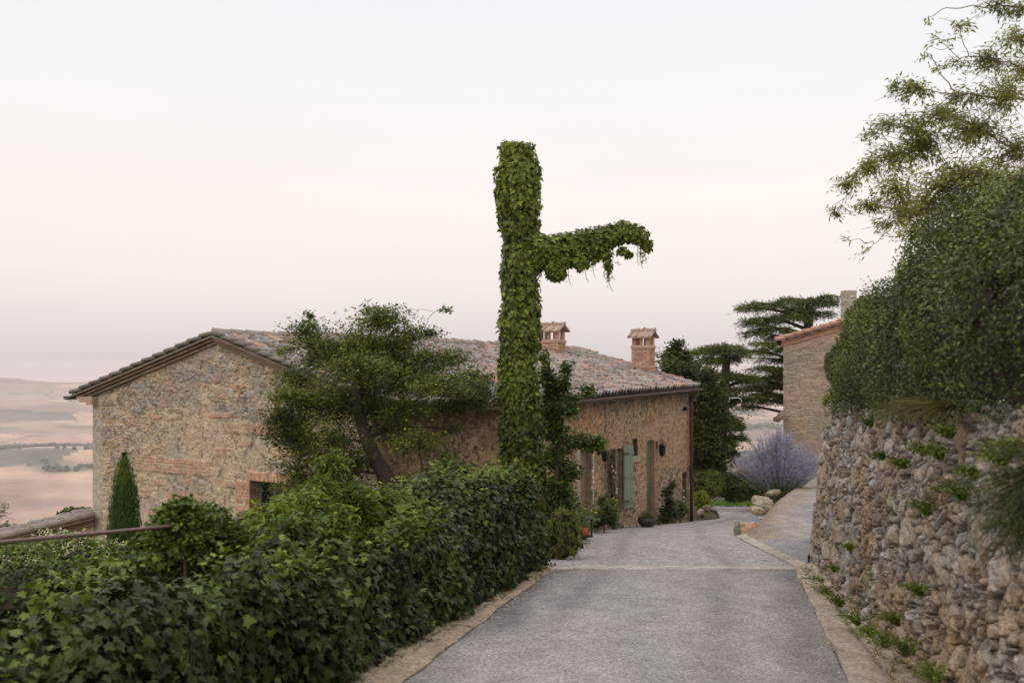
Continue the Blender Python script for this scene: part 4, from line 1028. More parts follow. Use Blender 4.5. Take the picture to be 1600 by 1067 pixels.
wall_patch(Q0, Q1, EYE - 6, lambda u: zq0 - .03 + .29 * u, .03, [], bf).build('wall', M_MASON, bh_)
mb = MB(); S0 = Q0 + np.array([2.4, 7.0]); plain(S0, Q0, EYE - 6, zq0, zq0, lin(160, 140, 118), 12); mb.build('wall', M_MASON, bh_)
ra_ = np.append(Q0 - uq * .33 + nq * .2, zq0 + .03 - .06); rb_ = np.append(Q1 + nq * .2, zq0 + .06 + .29 * 7.55)
rc_ = rb_ + np.array([2.4, 7.0, 0]); rd_ = ra_ + np.array([2.4, 7.0, 0])
mb, _, _, _ = roof_patch(rd_, ra_, rb_, rc_, 420, du=.04, dv=.06); mb.build('roof', M_TILE, bh_)
mb = MB(); bb = MB(); n_ = 24
for i in range(n_):
    p = ra_ + (rb_ - ra_) * i / n_; q = ra_ + (rb_ - ra_) * (i + 1.15) / n_; mb.tube([p + [0, 0, .10], q + [0, 0, .06]], [.09, .075], lin(206, 146, 118) * rng.uniform(.85, 1.1), 8)
for (h0, h1, o0) in ((.02, -.06, .0), (-.08, -.15, -.06), (-.17, -.24, -.11)):
    for i in range(28):
        v = []
        for t in ((i + .9) / 29, (i + 1.88) / 29):
            for o_ in (o0, -.5):
                for h in (h1, h0): v.append(ra_ + (rb_ - ra_) * t + np.append(nq * o_, h))
        bb.add(v, np.array([[0, 1, 3, 2], [4, 6, 7, 5], [0, 4, 5, 1], [2, 3, 7, 6], [0, 2, 6, 4], [1, 5, 7, 3]]), lin(206, 138, 96) * rng.uniform(.85, 1.1))
mb.build('verge_tile', M_TILE, bh_); bb.build('verge_band', M_BRICK, bh_, smooth=False)
# stone chimney rising behind the hedge
mb = MB(); pc = P(1326, 530, 39.5); 
for k in range(16):
    for sx2_ in range(2): mb.box(pc + np.array([-.12 + .24 * sx2_ + (.03 if k % 2 else -.03), 0, -.4 + .15 * k]), (.24 + (.06 if (k + sx2_) % 2 else -.06), .45, .14), lin(172, 158, 136) * rng.uniform(.85, 1.12), jit=.006)
ch_ = mb.build('chimney', M_MASON, bh_, smooth=False)
# small porch roof at its foot
mb = MB(); p0 = P(1212, 659, 37.7); p1 = P(1226, 643, 37.7)
for i in range(4): mb.tube([p0 + [0, i * .2 - .3, 0.02], p1 + [0, i * .2 - .3, .02]], [.05, .045], lin(150, 118, 100) * rng.uniform(.85, 1.1), 7)
mb.box((p0 + p1) / 2 + [0.02, 0, -.07], (.34, .9, .05), lin(130, 104, 86)); mb.build('porch_roof', M_TILE, bh_)

# ================================================================== VEGETATION
G_DK, G_MD, G_LT, G_YL = lin(58, 78, 40), lin(84, 108, 50), lin(118, 140, 62), lin(152, 166, 70)
TWIG = lin(84, 72, 56)

# ---- ivy hedge along the left of the road
hy0, hy1 = 2.2, 14.45
def hedge_L(s, p):
    y = hy0 + (hy1 - hy0) * s
    h = np.interp(y, [2, 5, 6.5, 8, 9.5, 10.5, 11.6, 12.8, 13.7, 14.2, 14.45], [.80, .82, .86, .88, 1.0, 1.08, 1.24, 1.30, 1.16, .85, .5])
    wd = np.interp(y, [2, 6, 7, 9, 10.5, 12, 13.8, 14.45], [.55, .5, .36, .36, .6, .70, .55, .25])
    ph = np.pi * p; cx = hedge_x(y) - wd - .02; cs, sn = np.cos(ph), np.sin(ph)
    q = np.stack([cx + wd * np.sign(cs) * np.abs(cs) ** .55, y, base_z(y) + .02 + h * sn ** .75], 1)
    nn = np.stack([cs, 0 * cs, sn], 1)
    b = .26 * noise3(q, 1.1, 5) + .34 * noise3(q, 2.4, 6) + .18 * noise3(q, 6, 7)
    return q + nn * b[:, None] * np.clip(sn * 3 + .2, .2, 1)[:, None]
hd = thing('ivy_hedge', (hedge_x(8.0) - .6, 8.0, float(base_z(8.0))), 'long dense dark green ivy-leaved hedge bordering the left side of the road', 'hedge')
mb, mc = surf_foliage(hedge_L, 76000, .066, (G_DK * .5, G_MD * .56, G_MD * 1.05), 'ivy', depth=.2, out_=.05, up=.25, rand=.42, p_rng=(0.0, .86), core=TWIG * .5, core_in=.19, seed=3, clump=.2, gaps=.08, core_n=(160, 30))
mb.build('leaves', M_GLOSS, hd); mc.build('branches', M_BARK, hd)
# lighter fresh shoots on the top
sh_ = MB(); n = 8200
s_ = rng.random(n); p_ = rng.uniform(.32, .7, n); q = hedge_L(s_, p_); q = q[noise3(q, 1.6, 31) > -.02]; q = q + np.stack([rng.normal(0, .03, len(q)), rng.normal(0, .03, len(q)), rng.random(len(q)) ** 2 * .2], 1)
add_leaves(sh_, q, np.array([0, 0, 1.]) + rng.normal(0, .5, q.shape), rng.normal(0, 1, q.shape), .06 * rng.uniform(.6, 1.2, len(q)), leafcols(q, G_MD * .85, G_LT * .8, G_LT), 'ivy')
sh_.build('young_leaves', M_LEAF, hd)

# ---- general bush made of a leafy uneven ellipsoid over twigs
def bush(name, label, cat, c, r, n, size, cols, kind='oval', mat=None, seed=0, group=None, lumps=.3, up=.4, tipdown=.3, depth=None, flowers=None, base=None, core=True, rand=.6):
    c = np.asarray(c, float); r = np.asarray(r, float); depth = depth or r.min() * .45
    def f(s, p):
        th = 2 * np.pi * s; ph = np.pi * (.02 + .96 * p) - np.pi / 2
        d = np.stack([np.cos(ph) * np.cos(th), np.cos(ph) * np.sin(th), np.sin(ph)], 1)
        k = 1 + lumps * 1.4 * noise3(d * 1.0 + seed * 3.7, 1.7, seed) + lumps * .8 * noise3(d + seed, 4.2, seed + 1)
        return c + d * r * k[:, None]
    t = thing(name, (c[0], c[1], base if base is not None else c[2] - r[2]), label, cat, group)
    mb, mc = surf_foliage(f, n, size, cols, kind, depth=depth, out_=size * .5, up=up, tipdown=tipdown, rand=rand, core=TWIG * .5 if core else None, core_in=r.min() * .42, seed=seed, clump=r.min() * .3, core_n=(28, 18), gaps=.12)
    mb.build('leaves', mat or M_LEAF, t)
    if mc:
        z0 = base if base is not None else c[2] - r[2]
        for k in range(7):
            a = rng.uniform(0, 6.28); e = c + np.array([math.cos(a) * r[0] * .6, math.sin(a) * r[1] * .6, r[2] * .3])
            mc.tube(bez(np.array([c[0] + rng.normal(0, .03), c[1], z0 - .05]), np.array([c[0], c[1], (z0 + c[2]) / 2]), e, 7), np.linspace(.02, .006, 7), TWIG, 5)
        mc.build('branches', M_BARK, t)
    if flowers:
        fn, fs, fcol, thr = flowers; fb = MB(); s = rng.random(fn * 3); p = rng.uniform(.45, 1, fn * 3); q = f(s, p); q = q[noise3(q, 3.5, 44) > thr][:fn]; q += (q - c) / np.linalg.norm(q - c, axis=1)[:, None] * rng.uniform(0, .07, (len(q), 1))
        for k in range(3): add_leaves(fb, q + rng.normal(0, fs * .5, q.shape), rng.normal(0, 1, q.shape) + [0, -.6, .8], rng.normal(0, 1, q.shape), fs * rng.uniform(.6, 1.2, len(q)), np.asarray(fcol) * rng.uniform(.85, 1.1, (len(q), 1)), 'oval')
        fb.build('blossoms', M_FLOWER, t)
    return t
def pr(px, row, d, rx, ry, dz=None):        # photo-sized ellipsoid -> centre and radii in metres
    return P(px, row, d), np.array([rx * d / F, (dz or rx * .8) * d / F, ry * d / F])

c, r = pr(90, 885, 9.6, 125, 42); gb = float(near_z(c[0], c[1]))
bush('flowering_shrub', 'low shrub with cream blossom sprays below the tiled outbuilding roof at the left edge', 'shrub', c, r, 9000, .045, (G_DK, G_MD, G_LT), seed=11, flowers=(330, .022, lin(206, 200, 172), .06), base=gb)
c, r = pr(30, 930, 8.6, 150, 40); bush('garden_shrub', 'very dark low shrub under the cream-flowered shrub at the left edge', 'shrub', c, r, 7000, .05, (G_DK * .6, G_DK * .9, G_MD), seed=12, base=gb)
c, r = pr(300, 850, 7.9, 75, 52); bush('garden_shrub', 'light green leafy bush overlapping the metal handrail just right of the small cypress', 'shrub', c, r, 5200, .055, (G_DK, G_MD, G_LT), seed=13, base=gb, kind='ivy', lumps=.5)
c, r = pr(215, 905, 8.2, 90, 45); bush('garden_shrub', 'dark bush in front of the foot of the small cypress', 'shrub', c, r, 6000, .055, (G_DK * .8, G_MD * .8, G_LT), seed=14, base=gb, kind='ivy')
c, r = pr(410, 865, 9.4, 85, 55); bush('garden_shrub', 'mid green bush directly under the gable window', 'shrub', c, r, 8500, .055, (G_DK * 1.1, G_MD, G_LT), seed=15, base=gb, kind='oval', lumps=.4)
c, r = pr(450, 842, 7.75, 52, 34); bush('garden_shrub', 'bright leafy bush in front of the handrail where the rail disappears', 'shrub', c, r, 4200, .06, (G_DK, G_MD, G_YL), seed=17, base=gb, kind='long', lumps=.7)
c, r = pr(540, 835, 10.6, 105, 52); bush('garden_shrub', 'broad dark bush behind the hedge below the hawthorn trunk', 'shrub', c, r, 9000, .05, (G_DK * .9, G_MD * .9, G_LT), seed=16, base=gb, kind='oval', lumps=.4)

def sprays(name, label, cat, d0, clumps, trunk_px, kind, ls, cols, tw, lpt, thick=.02, mat=None, dd=.35, seed=0, tr=.05, flat=False, droop=.4, wcol=TWIG, fs=1.0, wig=.12, tiprad=.3, ros=5, bare=0):
    tp = np.array([P(x, rw, d) for (x, rw, d) in trunk_px]); t = thing(name, tp[0], label, cat)
    tb = MB(); tb.tube(bezpath(tp), np.interp(np.linspace(0, 1, 24), [0, .12, 1], [tr * 1.35, tr, tr * .45]), wcol, 10); tb.build('trunk', M_BARK, t)
    wood, lv = MB(), MB(); cl = []
    for q in clumps:
        x, rw, rx, ry = q[:4]; mul = q[4] if len(q) > 4 else 1; d = d0 + (q[5] if len(q) > 5 else rng.uniform(-dd, dd)); cc, rr = pr(x, rw, d, rx, ry); cl.append((cc, rr * fs, mul * max(.3, (rx * ry / 900.) ** .6)))
    clump_tree(wood, lv, bezpath(tp), cl, kind, ls, cols, tw, lpt, thick, wcol, flat, droop, tiprad, seed, wig=wig, ros=ros, bare=bare)
    wood.build('branches', M_BARK, t); lv.build('crown', mat or M_LEAF, t); return t
def bezpath(p, n=24):
    p = np.asarray(p, float); k = np.linspace(0, len(p) - 1, n); i = np.arange(len(p)); q = np.stack([np.interp(k, i, p[:, j]) for j in range(3)], 1)
    for _ in range(4): q[1:-1] = (q[:-2] + 2 * q[1:-1] + q[2:]) / 4
    return q
sprays('wisteria', 'bright yellow-green compound-leaved climber spreading behind the hedge right of the gable window', 'climber', 8.7,
       [(430, 805, 40, 18, 1.2, -.7), (470, 790, 36, 20, 1.2, -.4), (500, 768, 24, 16, 1, 0), (545, 775, 40, 18, 1.2, .4), (590, 782, 36, 18, 1.2, .9), (520, 728, 16, 22, .9, .3), (505, 808, 44, 18, 1.2, -.2), (625, 792, 34, 18, 1.2, 1.2), (400, 830, 34, 16, 1, -.9), (445, 832, 40, 18, 1.2, -.7), (560, 805, 44, 18, 1.2, .5), (610, 812, 36, 18, 1, 1), (500, 835, 44, 18, 1, -.3)],
       [(470, 930, 8.6), (480, 860, 8.6), (500, 800, 8.8), (516, 745, 9.0)], 'long', .07, (G_MD * .9, G_LT * .85, G_YL * .8), 44, 44, .014, seed=21, tr=.02, droop=.5, ros=9)
sprays('wisteria', 'light green feathery climber curling over the handrail left of the gable window', 'climber', 7.1,
       [(285, 800, 24, 16, 1, 0), (262, 815, 20, 12, .8, 0), (310, 812, 30, 16, 1, .1), (300, 840, 40, 20, 1.2, 0), (340, 835, 30, 16, 1, .1), (255, 840, 26, 16, 1, 0)],
       [(290, 940, 7.2), (290, 870, 7.1), (288, 810, 7.1)], 'small', .055, (G_DK * 1.1, G_MD, G_LT * .9), 40, 50, .012, seed=26, tr=.016, droop=.1, ros=7)

# ---- small cypress
def cyp(s, p):
    th = 2 * np.pi * s; h = p * 2.0; r = np.interp(p, [0, .12, .4, .7, .9, 1], [.16, .25, .265, .19, .09, .012])
    q = np.stack([-6.62 + r * np.cos(th), 17 + r * np.sin(th), EYE - 3.55 + h], 1)
    return q + np.stack([np.cos(th), np.sin(th), 0 * th], 1) * (.06 * noise3(q * np.array([1, 1, .35]), 7, 4))[:, None]
cy = thing('cypress', (-6.62, 17, EYE - 3.75), 'small narrow cone-shaped dark green cypress standing before the gable wall', 'cypress')
mb, mc = surf_foliage(cyp, 9000, .085, (lin(52, 80, 34), lin(84, 112, 46)), 'needle', depth=.07, out_=.015, up=.3, tipdown=-2.4, rand=.5, core=lin(50, 58, 36), core_in=.06, seed=9, core_n=(24, 40))
mb.build('crown', M_NEEDLE, cy); mc.build('branches', M_BARK, cy); mb = MB(); mb.tube([(-6.62, 17, EYE - 4.9), (-6.62, 17, EYE - 3.2)], [.05, .03], TWIG, 8); mb.build('trunk', M_BARK, cy)

# ---- spreading hawthorn before the house
haw = [(440, 655, 30, 20), (470, 705, 36, 20), (545, 730, 40, 22), (455, 765, 32, 16), (540, 770, 34, 16), (590, 640, 40, 24), (450, 620, 28, 14), (760, 610, 20, 14, .7), (620, 545, 44, 16), (480, 515, 36, 15, .8), (500, 548, 52, 22), (588, 500, 58, 20, 1.1), (575, 536, 50, 22, 1.1), (640, 522, 36, 14, .6), (672, 520, 20, 9, .5), (560, 580, 58, 24, 1.1), (638, 562, 48, 18), (700, 560, 52, 12), (738, 592, 42, 13), (690, 600, 60, 16), (640, 600, 50, 18),
       (462, 590, 36, 18), (478, 630, 40, 22), (452, 682, 36, 18), (530, 632, 48, 28, 1.1), (520, 688, 44, 26), (636, 640, 50, 18, .8), (700, 632, 42, 12), (748, 628, 34, 10), (605, 672, 40, 22, .7), (655, 690, 48, 16, .6), (715, 672, 36, 7, .35), (690, 705, 30, 7, .3), (680, 735, 22, 12, .25),
       (462, 738, 30, 16, .8), (512, 738, 40, 24), (500, 770, 36, 20, .8), (440, 545, 26, 6, .25), (485, 490, 7, 14, .3), (680, 484, 34, 3, .12), (560, 484, 34, 4, .2), (600, 745, 30, 12, .3), (570, 610, 70, 30, 1.1), (540, 560, 60, 26), (640, 580, 70, 24, .9), (470, 660, 45, 20, .7), (720, 615, 50, 14, .8)]
sprays('hawthorn_tree', 'leaning dark-trunked hawthorn with spreading flat sprays of small leaves in front of the farmhouse', 'tree', 17.9, haw,
       [(668, 850, 17.6), (636, 795, 17.6), (607, 752, 17.7), (580, 705, 17.8), (562, 655, 17.9), (556, 610, 17.9), (560, 560, 17.9)], 'small', .056, (lin(62, 78, 40), lin(102, 118, 58), lin(138, 148, 74)), 36, 84, .042, dd=1.0, seed=22, tr=.17, flat=True, fs=np.array([1.15, 1.15, 1.5]), tiprad=.6, ros=7, bare=5, wcol=lin(72, 62, 54), wig=.18)

# ---- the post and arm wrapped in creeper
PD = 17.0; px_m = PD / F
prow = np.array([221, 225, 250, 268, 300, 330, 345, 400, 500, 600, 700, 780, 860]); pcx = np.array([811, 811, 810, 808, 807.5, 810, 812, 813, 812, 812, 813, 817, 822]); pw_ = np.array([20, 27, 28, 32, 35, 34, 32, 31, 30, 31, 33, 34, 36])
vp = thing('vine_covered_post', P(820, 858, PD), 'very tall post with one side arm, wholly wrapped in green creeper leaves', 'creeper-covered post')
Zt, Zb = P(0, 222, PD)[2], P(0, 862, PD)[2]
def postf(s, p):
    row = 862 - (862 - 222) * s; th = 2 * np.pi * p
    cx = (np.interp(row, prow, pcx) - 800) * px_m; rad = np.interp(row, prow, pw_) * px_m - .03
    q = np.stack([cx + rad * np.cos(th), PD + rad * np.sin(th), EYE + (HOR - row) * px_m], 1)
    b = .09 * noise3(q, 2.2, 61) + .09 * noise3(q, 6, 62)
    return q + np.stack([np.cos(th), np.sin(th), 0 * th], 1) * b[:, None]
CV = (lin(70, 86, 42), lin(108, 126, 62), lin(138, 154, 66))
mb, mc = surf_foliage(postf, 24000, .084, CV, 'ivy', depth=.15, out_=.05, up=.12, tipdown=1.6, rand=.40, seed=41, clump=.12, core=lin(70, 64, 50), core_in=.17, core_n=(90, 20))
# lower leaves darkened: shade of nearby plants put into colour, part darker foliage
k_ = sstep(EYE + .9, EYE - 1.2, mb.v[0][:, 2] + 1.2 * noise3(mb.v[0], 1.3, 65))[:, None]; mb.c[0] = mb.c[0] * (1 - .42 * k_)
# arm
ar = np.array([(800, 400), (828, 392), (862, 392), (895, 386), (925, 378), (955, 368), (980, 363), (1000, 364), (1012, 374)]); arr = np.array([30, 33, 30, 26, 22, 19, 16, 16, 11])
apts = np.array([P(a, b, PD) for a, b in ar])
def armf(s, p):
    k = s * (len(ar) - 1); i = np.arange(len(ar)); c = np.stack([np.interp(k, i, apts[:, j]) for j in range(3)], 1); rad = np.interp(k, i, arr) * px_m - .03; th = 2 * np.pi * p
    d = np.stack([np.sin(th) * .12, np.cos(th) * .8, np.sin(th)], 1); q = c + d * rad[:, None]
    return q + d * (.14 * noise3(q, 3.2, 63) + .05 * noise3(q, 7, 64))[:, None]
ma, mac = surf_foliage(armf, 6000, .08, CV, 'ivy', depth=.12, out_=.04, up=.3, tipdown=1.6, rand=.4, seed=42, clump=.05, core=lin(70, 64, 50), core_in=.14, core_n=(40, 16))
for (x, rw, rx, ry, n) in ((872, 428, 14, 12, 240), (906, 412, 13, 13, 200), (930, 400, 9, 12, 90), (860, 408, 22, 16, 300), (952, 420, 5, 14, 60), (866, 418, 18, 20, 420), (884, 408, 14, 14, 240), (905, 402, 17, 18, 360), (945, 392, 13, 14, 220), (950, 410, 8, 16, 110), (951, 428, 4, 12, 34), (972, 392, 9, 8, 90), (980, 397, 8, 7, 80), (1012, 384, 8, 10, 110), (1002, 378, 8, 9, 90), (866, 432, 8, 8, 70), (838, 404, 18, 22, 300), (1003, 398, 5, 12, 30), (918, 405, 8, 14, 90), (925, 392, 12, 12, 120)):
    cc = P(x, rw, PD); u = unit(n) * rng.random((n, 1)) ** .33 * np.array([rx, rx * 1.1, ry]) * px_m
    sz_ = .085 if rx > 6 else .05
    add_leaves(ma, cc + u, u * 3 + np.array([0, 0, .4]) + rng.normal(0, .3, u.shape), np.array([0, 0, -1.]) + rng.normal(0, .35, u.shape), sz_ * rng.uniform(.6, 1.15, n), leafcols(cc + u, *CV), 'ivy')
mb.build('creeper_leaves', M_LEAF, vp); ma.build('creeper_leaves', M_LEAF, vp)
mt = MB(); mt.tube([P(820, 866, PD), P(814, 600, PD), P(811, 400, PD), P(810, 232, PD)], [.22, .2, .18, .15], lin(96, 82, 66), 12); mt.tube(apts[:8], np.linspace(.12, .05, 8), lin(96, 82, 66), 10)
mt.build('trunk', M_BARK, vp); mc.build('vine_stems', M_BARK, vp); mac.build('vine_stems', M_BARK, vp)
def tendril(x, rw, x2, rw2, nl, big=.026):
    td = MB()
    a, b = P(x, rw, PD + .05), P(x2, rw2, PD + .05); pts = bez(a, (a + b) / 2 + np.array([-.03, 0, -.05]), b, 9); td.tube(pts, np.linspace(.006, .003, 9), lin(120, 96, 72), 4)
    q = pts[rng.integers(0, 7, nl)] + rng.normal(0, .03, (nl, 3)); add_leaves(td, q, rng.normal(0, 1, q.shape) + [0, -.6, 0], np.array([0, 0, -1.]) + rng.normal(0, .4, q.shape), big * rng.uniform(.6, 1.4, nl), leafcols(q, lin(120, 116, 66), lin(140, 136, 80)), 'small'); td.build('hanging_tendril', M_LEAF, vp)
for a in ((888, 424, 893, 447, 10), (914, 418, 920, 442, 16), (926, 408, 931, 436, 14), (948, 426, 958, 456, 40), (952, 420, 962, 438, 18), (1001, 388, 1004, 420, 34), (1008, 385, 1011, 412, 26), (997, 385, 998, 416, 18), (965, 408, 971, 414, 8), (872, 434, 873, 441, 6), (1000, 385, 1006, 408, 20), (944, 424, 949, 440, 22)): tendril(*a)

# ---- elder-like shrub between the post and the house door
sprays('elder_shrub', 'loose broad-leaved shrub with an upright pale sprig between the creeper-covered post and the doorway', 'shrub', 18.9,
       [(866, 605, 18, 22), (880, 640, 28, 14, 1), (895, 625, 26, 10, .8), (858, 640, 22, 30, 1.2), (865, 675, 26, 22), (900, 690, 26, 13, .9), (928, 696, 15, 9, .8), (937, 688, 7, 6, .5), (862, 715, 26, 24, 1.2), (888, 740, 24, 20, .7), (868, 765, 28, 26, 1.2), (880, 800, 32, 28, 1.3), (856, 800, 24, 34, 1.2), (883, 575, 7, 18, .6), (882, 600, 10, 14, .6), (917, 608, 10, 12, .5), (852, 590, 14, 20, .8), (850, 560, 6, 14, .4)],
       [(872, 872, 18.6), (868, 800, 18.7), (870, 720, 18.8), (880, 650, 18.9), (882, 590, 18.9)], 'oval', .085, (G_DK * 1.1, G_MD * 1.1, G_LT * 1.05), 44, 32, .022, seed=23, tr=.05, dd=.3, droop=.7)

# ---- feathery weeds by the road edge
def tuft(mb, c, h, spread, n, cols, wd=.012, lean=(0, 0), tipb=.5, k=6):
    c = np.asarray(c, float); a = rng.uniform(0, 2 * np.pi, n); rad = rng.random(n) ** .7 * spread; hh = h * rng.uniform(.55, 1.1, n)
    root = c + np.stack([np.cos(a) * rad * .25, np.sin(a) * rad * .25, np.zeros(n)], 1); top = root + np.stack([np.cos(a) * rad + lean[0], np.sin(a) * rad + lean[1], hh], 1)
    t = np.linspace(0, 1, k)[None, :, None]; mid = root + (top - root) * np.array([.25, .25, .75]); droop = np.zeros((n, 3)); droop[:, 2] = -tipb * hh * rng.random(n)
    tp = top + droop + np.stack([np.cos(a) * rad * .4, np.sin(a) * rad * .4, np.zeros(n)], 1)
    p = (1 - t) ** 2 * root[:, None] + 2 * t * (1 - t) * mid[:, None] + t ** 2 * tp[:, None]
    sd = np.stack([-np.sin(a), np.cos(a), np.zeros(n)], 1)[:, None] * (wd * (1 - t * .85)); sd = sd + rng.normal(0, wd * .3, (n, 1, 3))
    V = np.stack([p - sd, p + sd], 2).reshape(n, -1, 3)
    i = np.arange(k - 1); f = np.stack([2 * i, 2 * i + 1, 2 * i + 3, 2 * i + 2], 1)
    F_ = (f[None] + (np.arange(n) * 2 * k)[:, None, None]).reshape(-1, 4)
    m_ = rng.random((n, 1)); cc = np.asarray(cols[0]) * (1 - m_) + np.asarray(cols[1]) * m_
    mb.add(V.reshape(-1, 3), [F_], np.repeat(cc * rng.uniform(.75, 1.2, (n, 1)), 2 * k, 0)); return p
def weed(label, c, h, spread, n, cols, name='weed', leafy=.0, cat='weeds', group=None, lean=(0, 0), flowers=None, wd=.012, tipb=.5, lk='long', ls=.04):
    mb = MB(); p = tuft(mb, c, h, spread, n, cols, wd, lean, tipb)
    if leafy:
        m_ = int(n * leafy); q = p[rng.integers(0, n, m_), rng.integers(1, 6, m_)] + rng.normal(0, .015, (m_, 3)); add_leaves(mb, q, rng.normal(0, .6, q.shape) + [0, 0, 1], rng.normal(0, 1, q.shape) + [0, 0, .4], ls * rng.uniform(.5, 1.3, m_), leafcols(q, *cols), lk)
    o = mb.build(name, M_LEAF)
    tag(o, label, cat, group)
    if flowers:
        fb = MB(); nf, fsz, fc = flowers
        for k in range(nf):
            t_ = p[rng.integers(0, n), 5]; a = np.linspace(0, 2 * np.pi, 9)[:-1]; q = np.tile(t_, (8, 1)); add_leaves(fb, q, np.array([0, -.5, 1.]) + rng.normal(0, .1, (8, 3)), np.stack([np.cos(a), np.sin(a), .3 + 0 * a], 1), np.full(8, fsz), np.tile(fc, (8, 1)), 'small')
        fb.build('blossoms', M_FLOWER, o)
    return o
c, r = pr(880, 842, 15.6, 27, 30); bush('weeds', 'feathery light green weeds at the road edge at the far end of the ivy hedge', 'weeds', c, r, 5200, .062, (lin(84, 100, 50), lin(124, 136, 78)), kind='needle', tipdown=-1.6, lumps=.9, seed=91, base=float(base_z(15.6)), depth=.2)
weed('few yellow-flowered stalks rising from the feathery weeds at the road edge', P(890, 858, 15.9), .66, .22, 30, (lin(84, 100, 50), lin(124, 136, 78)), leafy=34, flowers=(5, .02, lin(226, 188, 60)), ls=.045, wd=.004, tipb=.25, lk='needle')
weed('taller yellow-flowered plant behind the candle lantern', P(912, 843, 20.6), .80, .36, 90, (lin(90, 108, 56), lin(120, 134, 74)), leafy=6, flowers=(6, .035, lin(230, 180, 50)), name='flowering_plant', cat='flowering plant', wd=.006, tipb=.15, ls=.05)
sprays('potted_bush', 'dark rounded bush at the foot of the wall under the left green shutter', 'shrub', 23.3, [(940, 808, 13, 14), (950, 798, 10, 12), (942, 786, 9, 10, .8), (955, 812, 9, 10), (932, 818, 9, 8)], [(944, 836, 23.3), (944, 820, 23.3), (944, 800, 23.3)], 'oval', .065, (G_DK * .7, G_DK * 1.1, G_MD), 60, 24, .012, seed=31, tr=.02, dd=.12)
weed('leggy plant with yellow flower heads in front of the green shutters', P(957, 826, 24.6), .8, .30, 60, (lin(80, 96, 52), lin(110, 120, 70)), leafy=8, flowers=(5, .035, lin(232, 180, 46)), name='flowering_plant', cat='flowering plant', wd=.006, tipb=.2, ls=.06, lk='oval')
def hollyhock(label, px, row, d, h, n=9, cl=lin(214, 190, 190)):
    b = P(px, row, d); t = thing('hollyhock', b, label, 'hollyhock', 'hollyhocks along the house wall'); mb = MB(); top = b + np.array([rng.normal(0, .06), rng.normal(0, .06), h]); mb.tube(bez(b, (b + top) / 2 + rng.normal(0, .03, 3), top, 8), np.linspace(.012, .005, 8), lin(110, 120, 72), 5)
    q = b + (top - b) * rng.uniform(.05, .6, (26, 1)) + rng.normal(0, .07, (26, 3)); add_leaves(mb, q, rng.normal(0, .5, q.shape) + [0, -.4, 1], rng.normal(0, 1, q.shape), .12 * rng.uniform(.5, 1.1, 26), leafcols(q, G_DK, G_MD), 'ivy'); mb.build('stem', M_LEAF, t)
    fb = MB()
    for k in range(n):
        q0 = b + (top - b) * (.35 + .62 * k / n) + rng.normal(0, .03, 3); a = np.linspace(0, 2 * np.pi, 6)[:-1]; add_leaves(fb, np.tile(q0, (5, 1)), np.array([.5, -1., .2]) + rng.normal(0, .1, (5, 3)), np.stack([np.cos(a), 0 * a, np.sin(a)], 1), np.full(5, .045), np.tile(cl * rng.uniform(.85, 1.1), (5, 1)), 'oval')
    fb.build('blossoms', M_FLOWER, t)
hollyhock('slender hollyhock with pale flowers in front of the gap between the green shutters', 967, 822, 25.6, 1.75)
hollyhock('hollyhock stalk with pale flowers left of the green shutters', 925, 830, 22.6, 1.5)
hollyhock('hollyhock stalk in the bush beside the far drainpipe', 1048, 812, 28.2, 1.7, 8, lin(206, 186, 176))
hollyhock('short hollyhock close to the drainpipe with a single cream bloom', 1069, 812, 29.6, 1.0, 4, lin(220, 210, 186))
sprays('wall_bush', 'dark climbing bush against the wall between the narrow green door and the drainpipe', 'shrub', 28.2, [(1040, 800, 12, 14), (1046, 785, 11, 12), (1043, 768, 8, 10, .8), (1036, 812, 10, 8), (1050, 756, 5, 8, .5), (1052, 800, 10, 12)], [(1043, 822, 28.2), (1044, 800, 28.2), (1045, 765, 28.2)], 'oval', .07, (G_DK * .7, G_DK * 1.1, G_MD), 60, 26, .012, seed=33, tr=.02, dd=.12)
sprays('wall_bush', 'small grey-green bush at the wall foot just left of the drainpipe', 'shrub', 29.2, [(1060, 802, 11, 9), (1068, 796, 8, 9, .8), (1062, 788, 6, 8, .6)], [(1064, 818, 29.2), (1064, 808, 29.2), (1064, 795, 29.2)], 'oval', .07, (lin(74, 88, 62), lin(104, 116, 84)), 60, 22, .01, seed=34, tr=.015, dd=.12)
# planter bowl by the door
bp = P(1011, 825, 26.0); bp[2] = float(base_z(26.0)) + .0; t = thing('planter', bp, 'small dark rounded pot with a trailing plant beside the narrow green door', 'plant pot')
mb = MB(); ths = np.linspace(0, 2 * np.pi, 17); prf = [(.10, 0), (.2, .08), (.25, .2), (.24, .27), (.21, .27), (.2, .2)]
mb.grid(np.array([[[bp[0] + q * math.cos(a), bp[1] + q * math.sin(a), bp[2] + h] for q, h in prf] for a in ths]), lin(52, 48, 46)); mb.build('pot', M_METAL, t)
mb = MB(); n = 500; u = unit(n) * rng.random((n, 1)) ** .4 * [.27, .27, .14]; add_leaves(mb, bp + [0, 0, .33] + u, u * 3 + [0, 0, .5], rng.normal(0, 1, u.shape), .05 * rng.uniform(.6, 1.2, n), leafcols(u, G_DK, lin(120, 120, 110)), 'oval'); mb.build('leaves', M_LEAF, t)
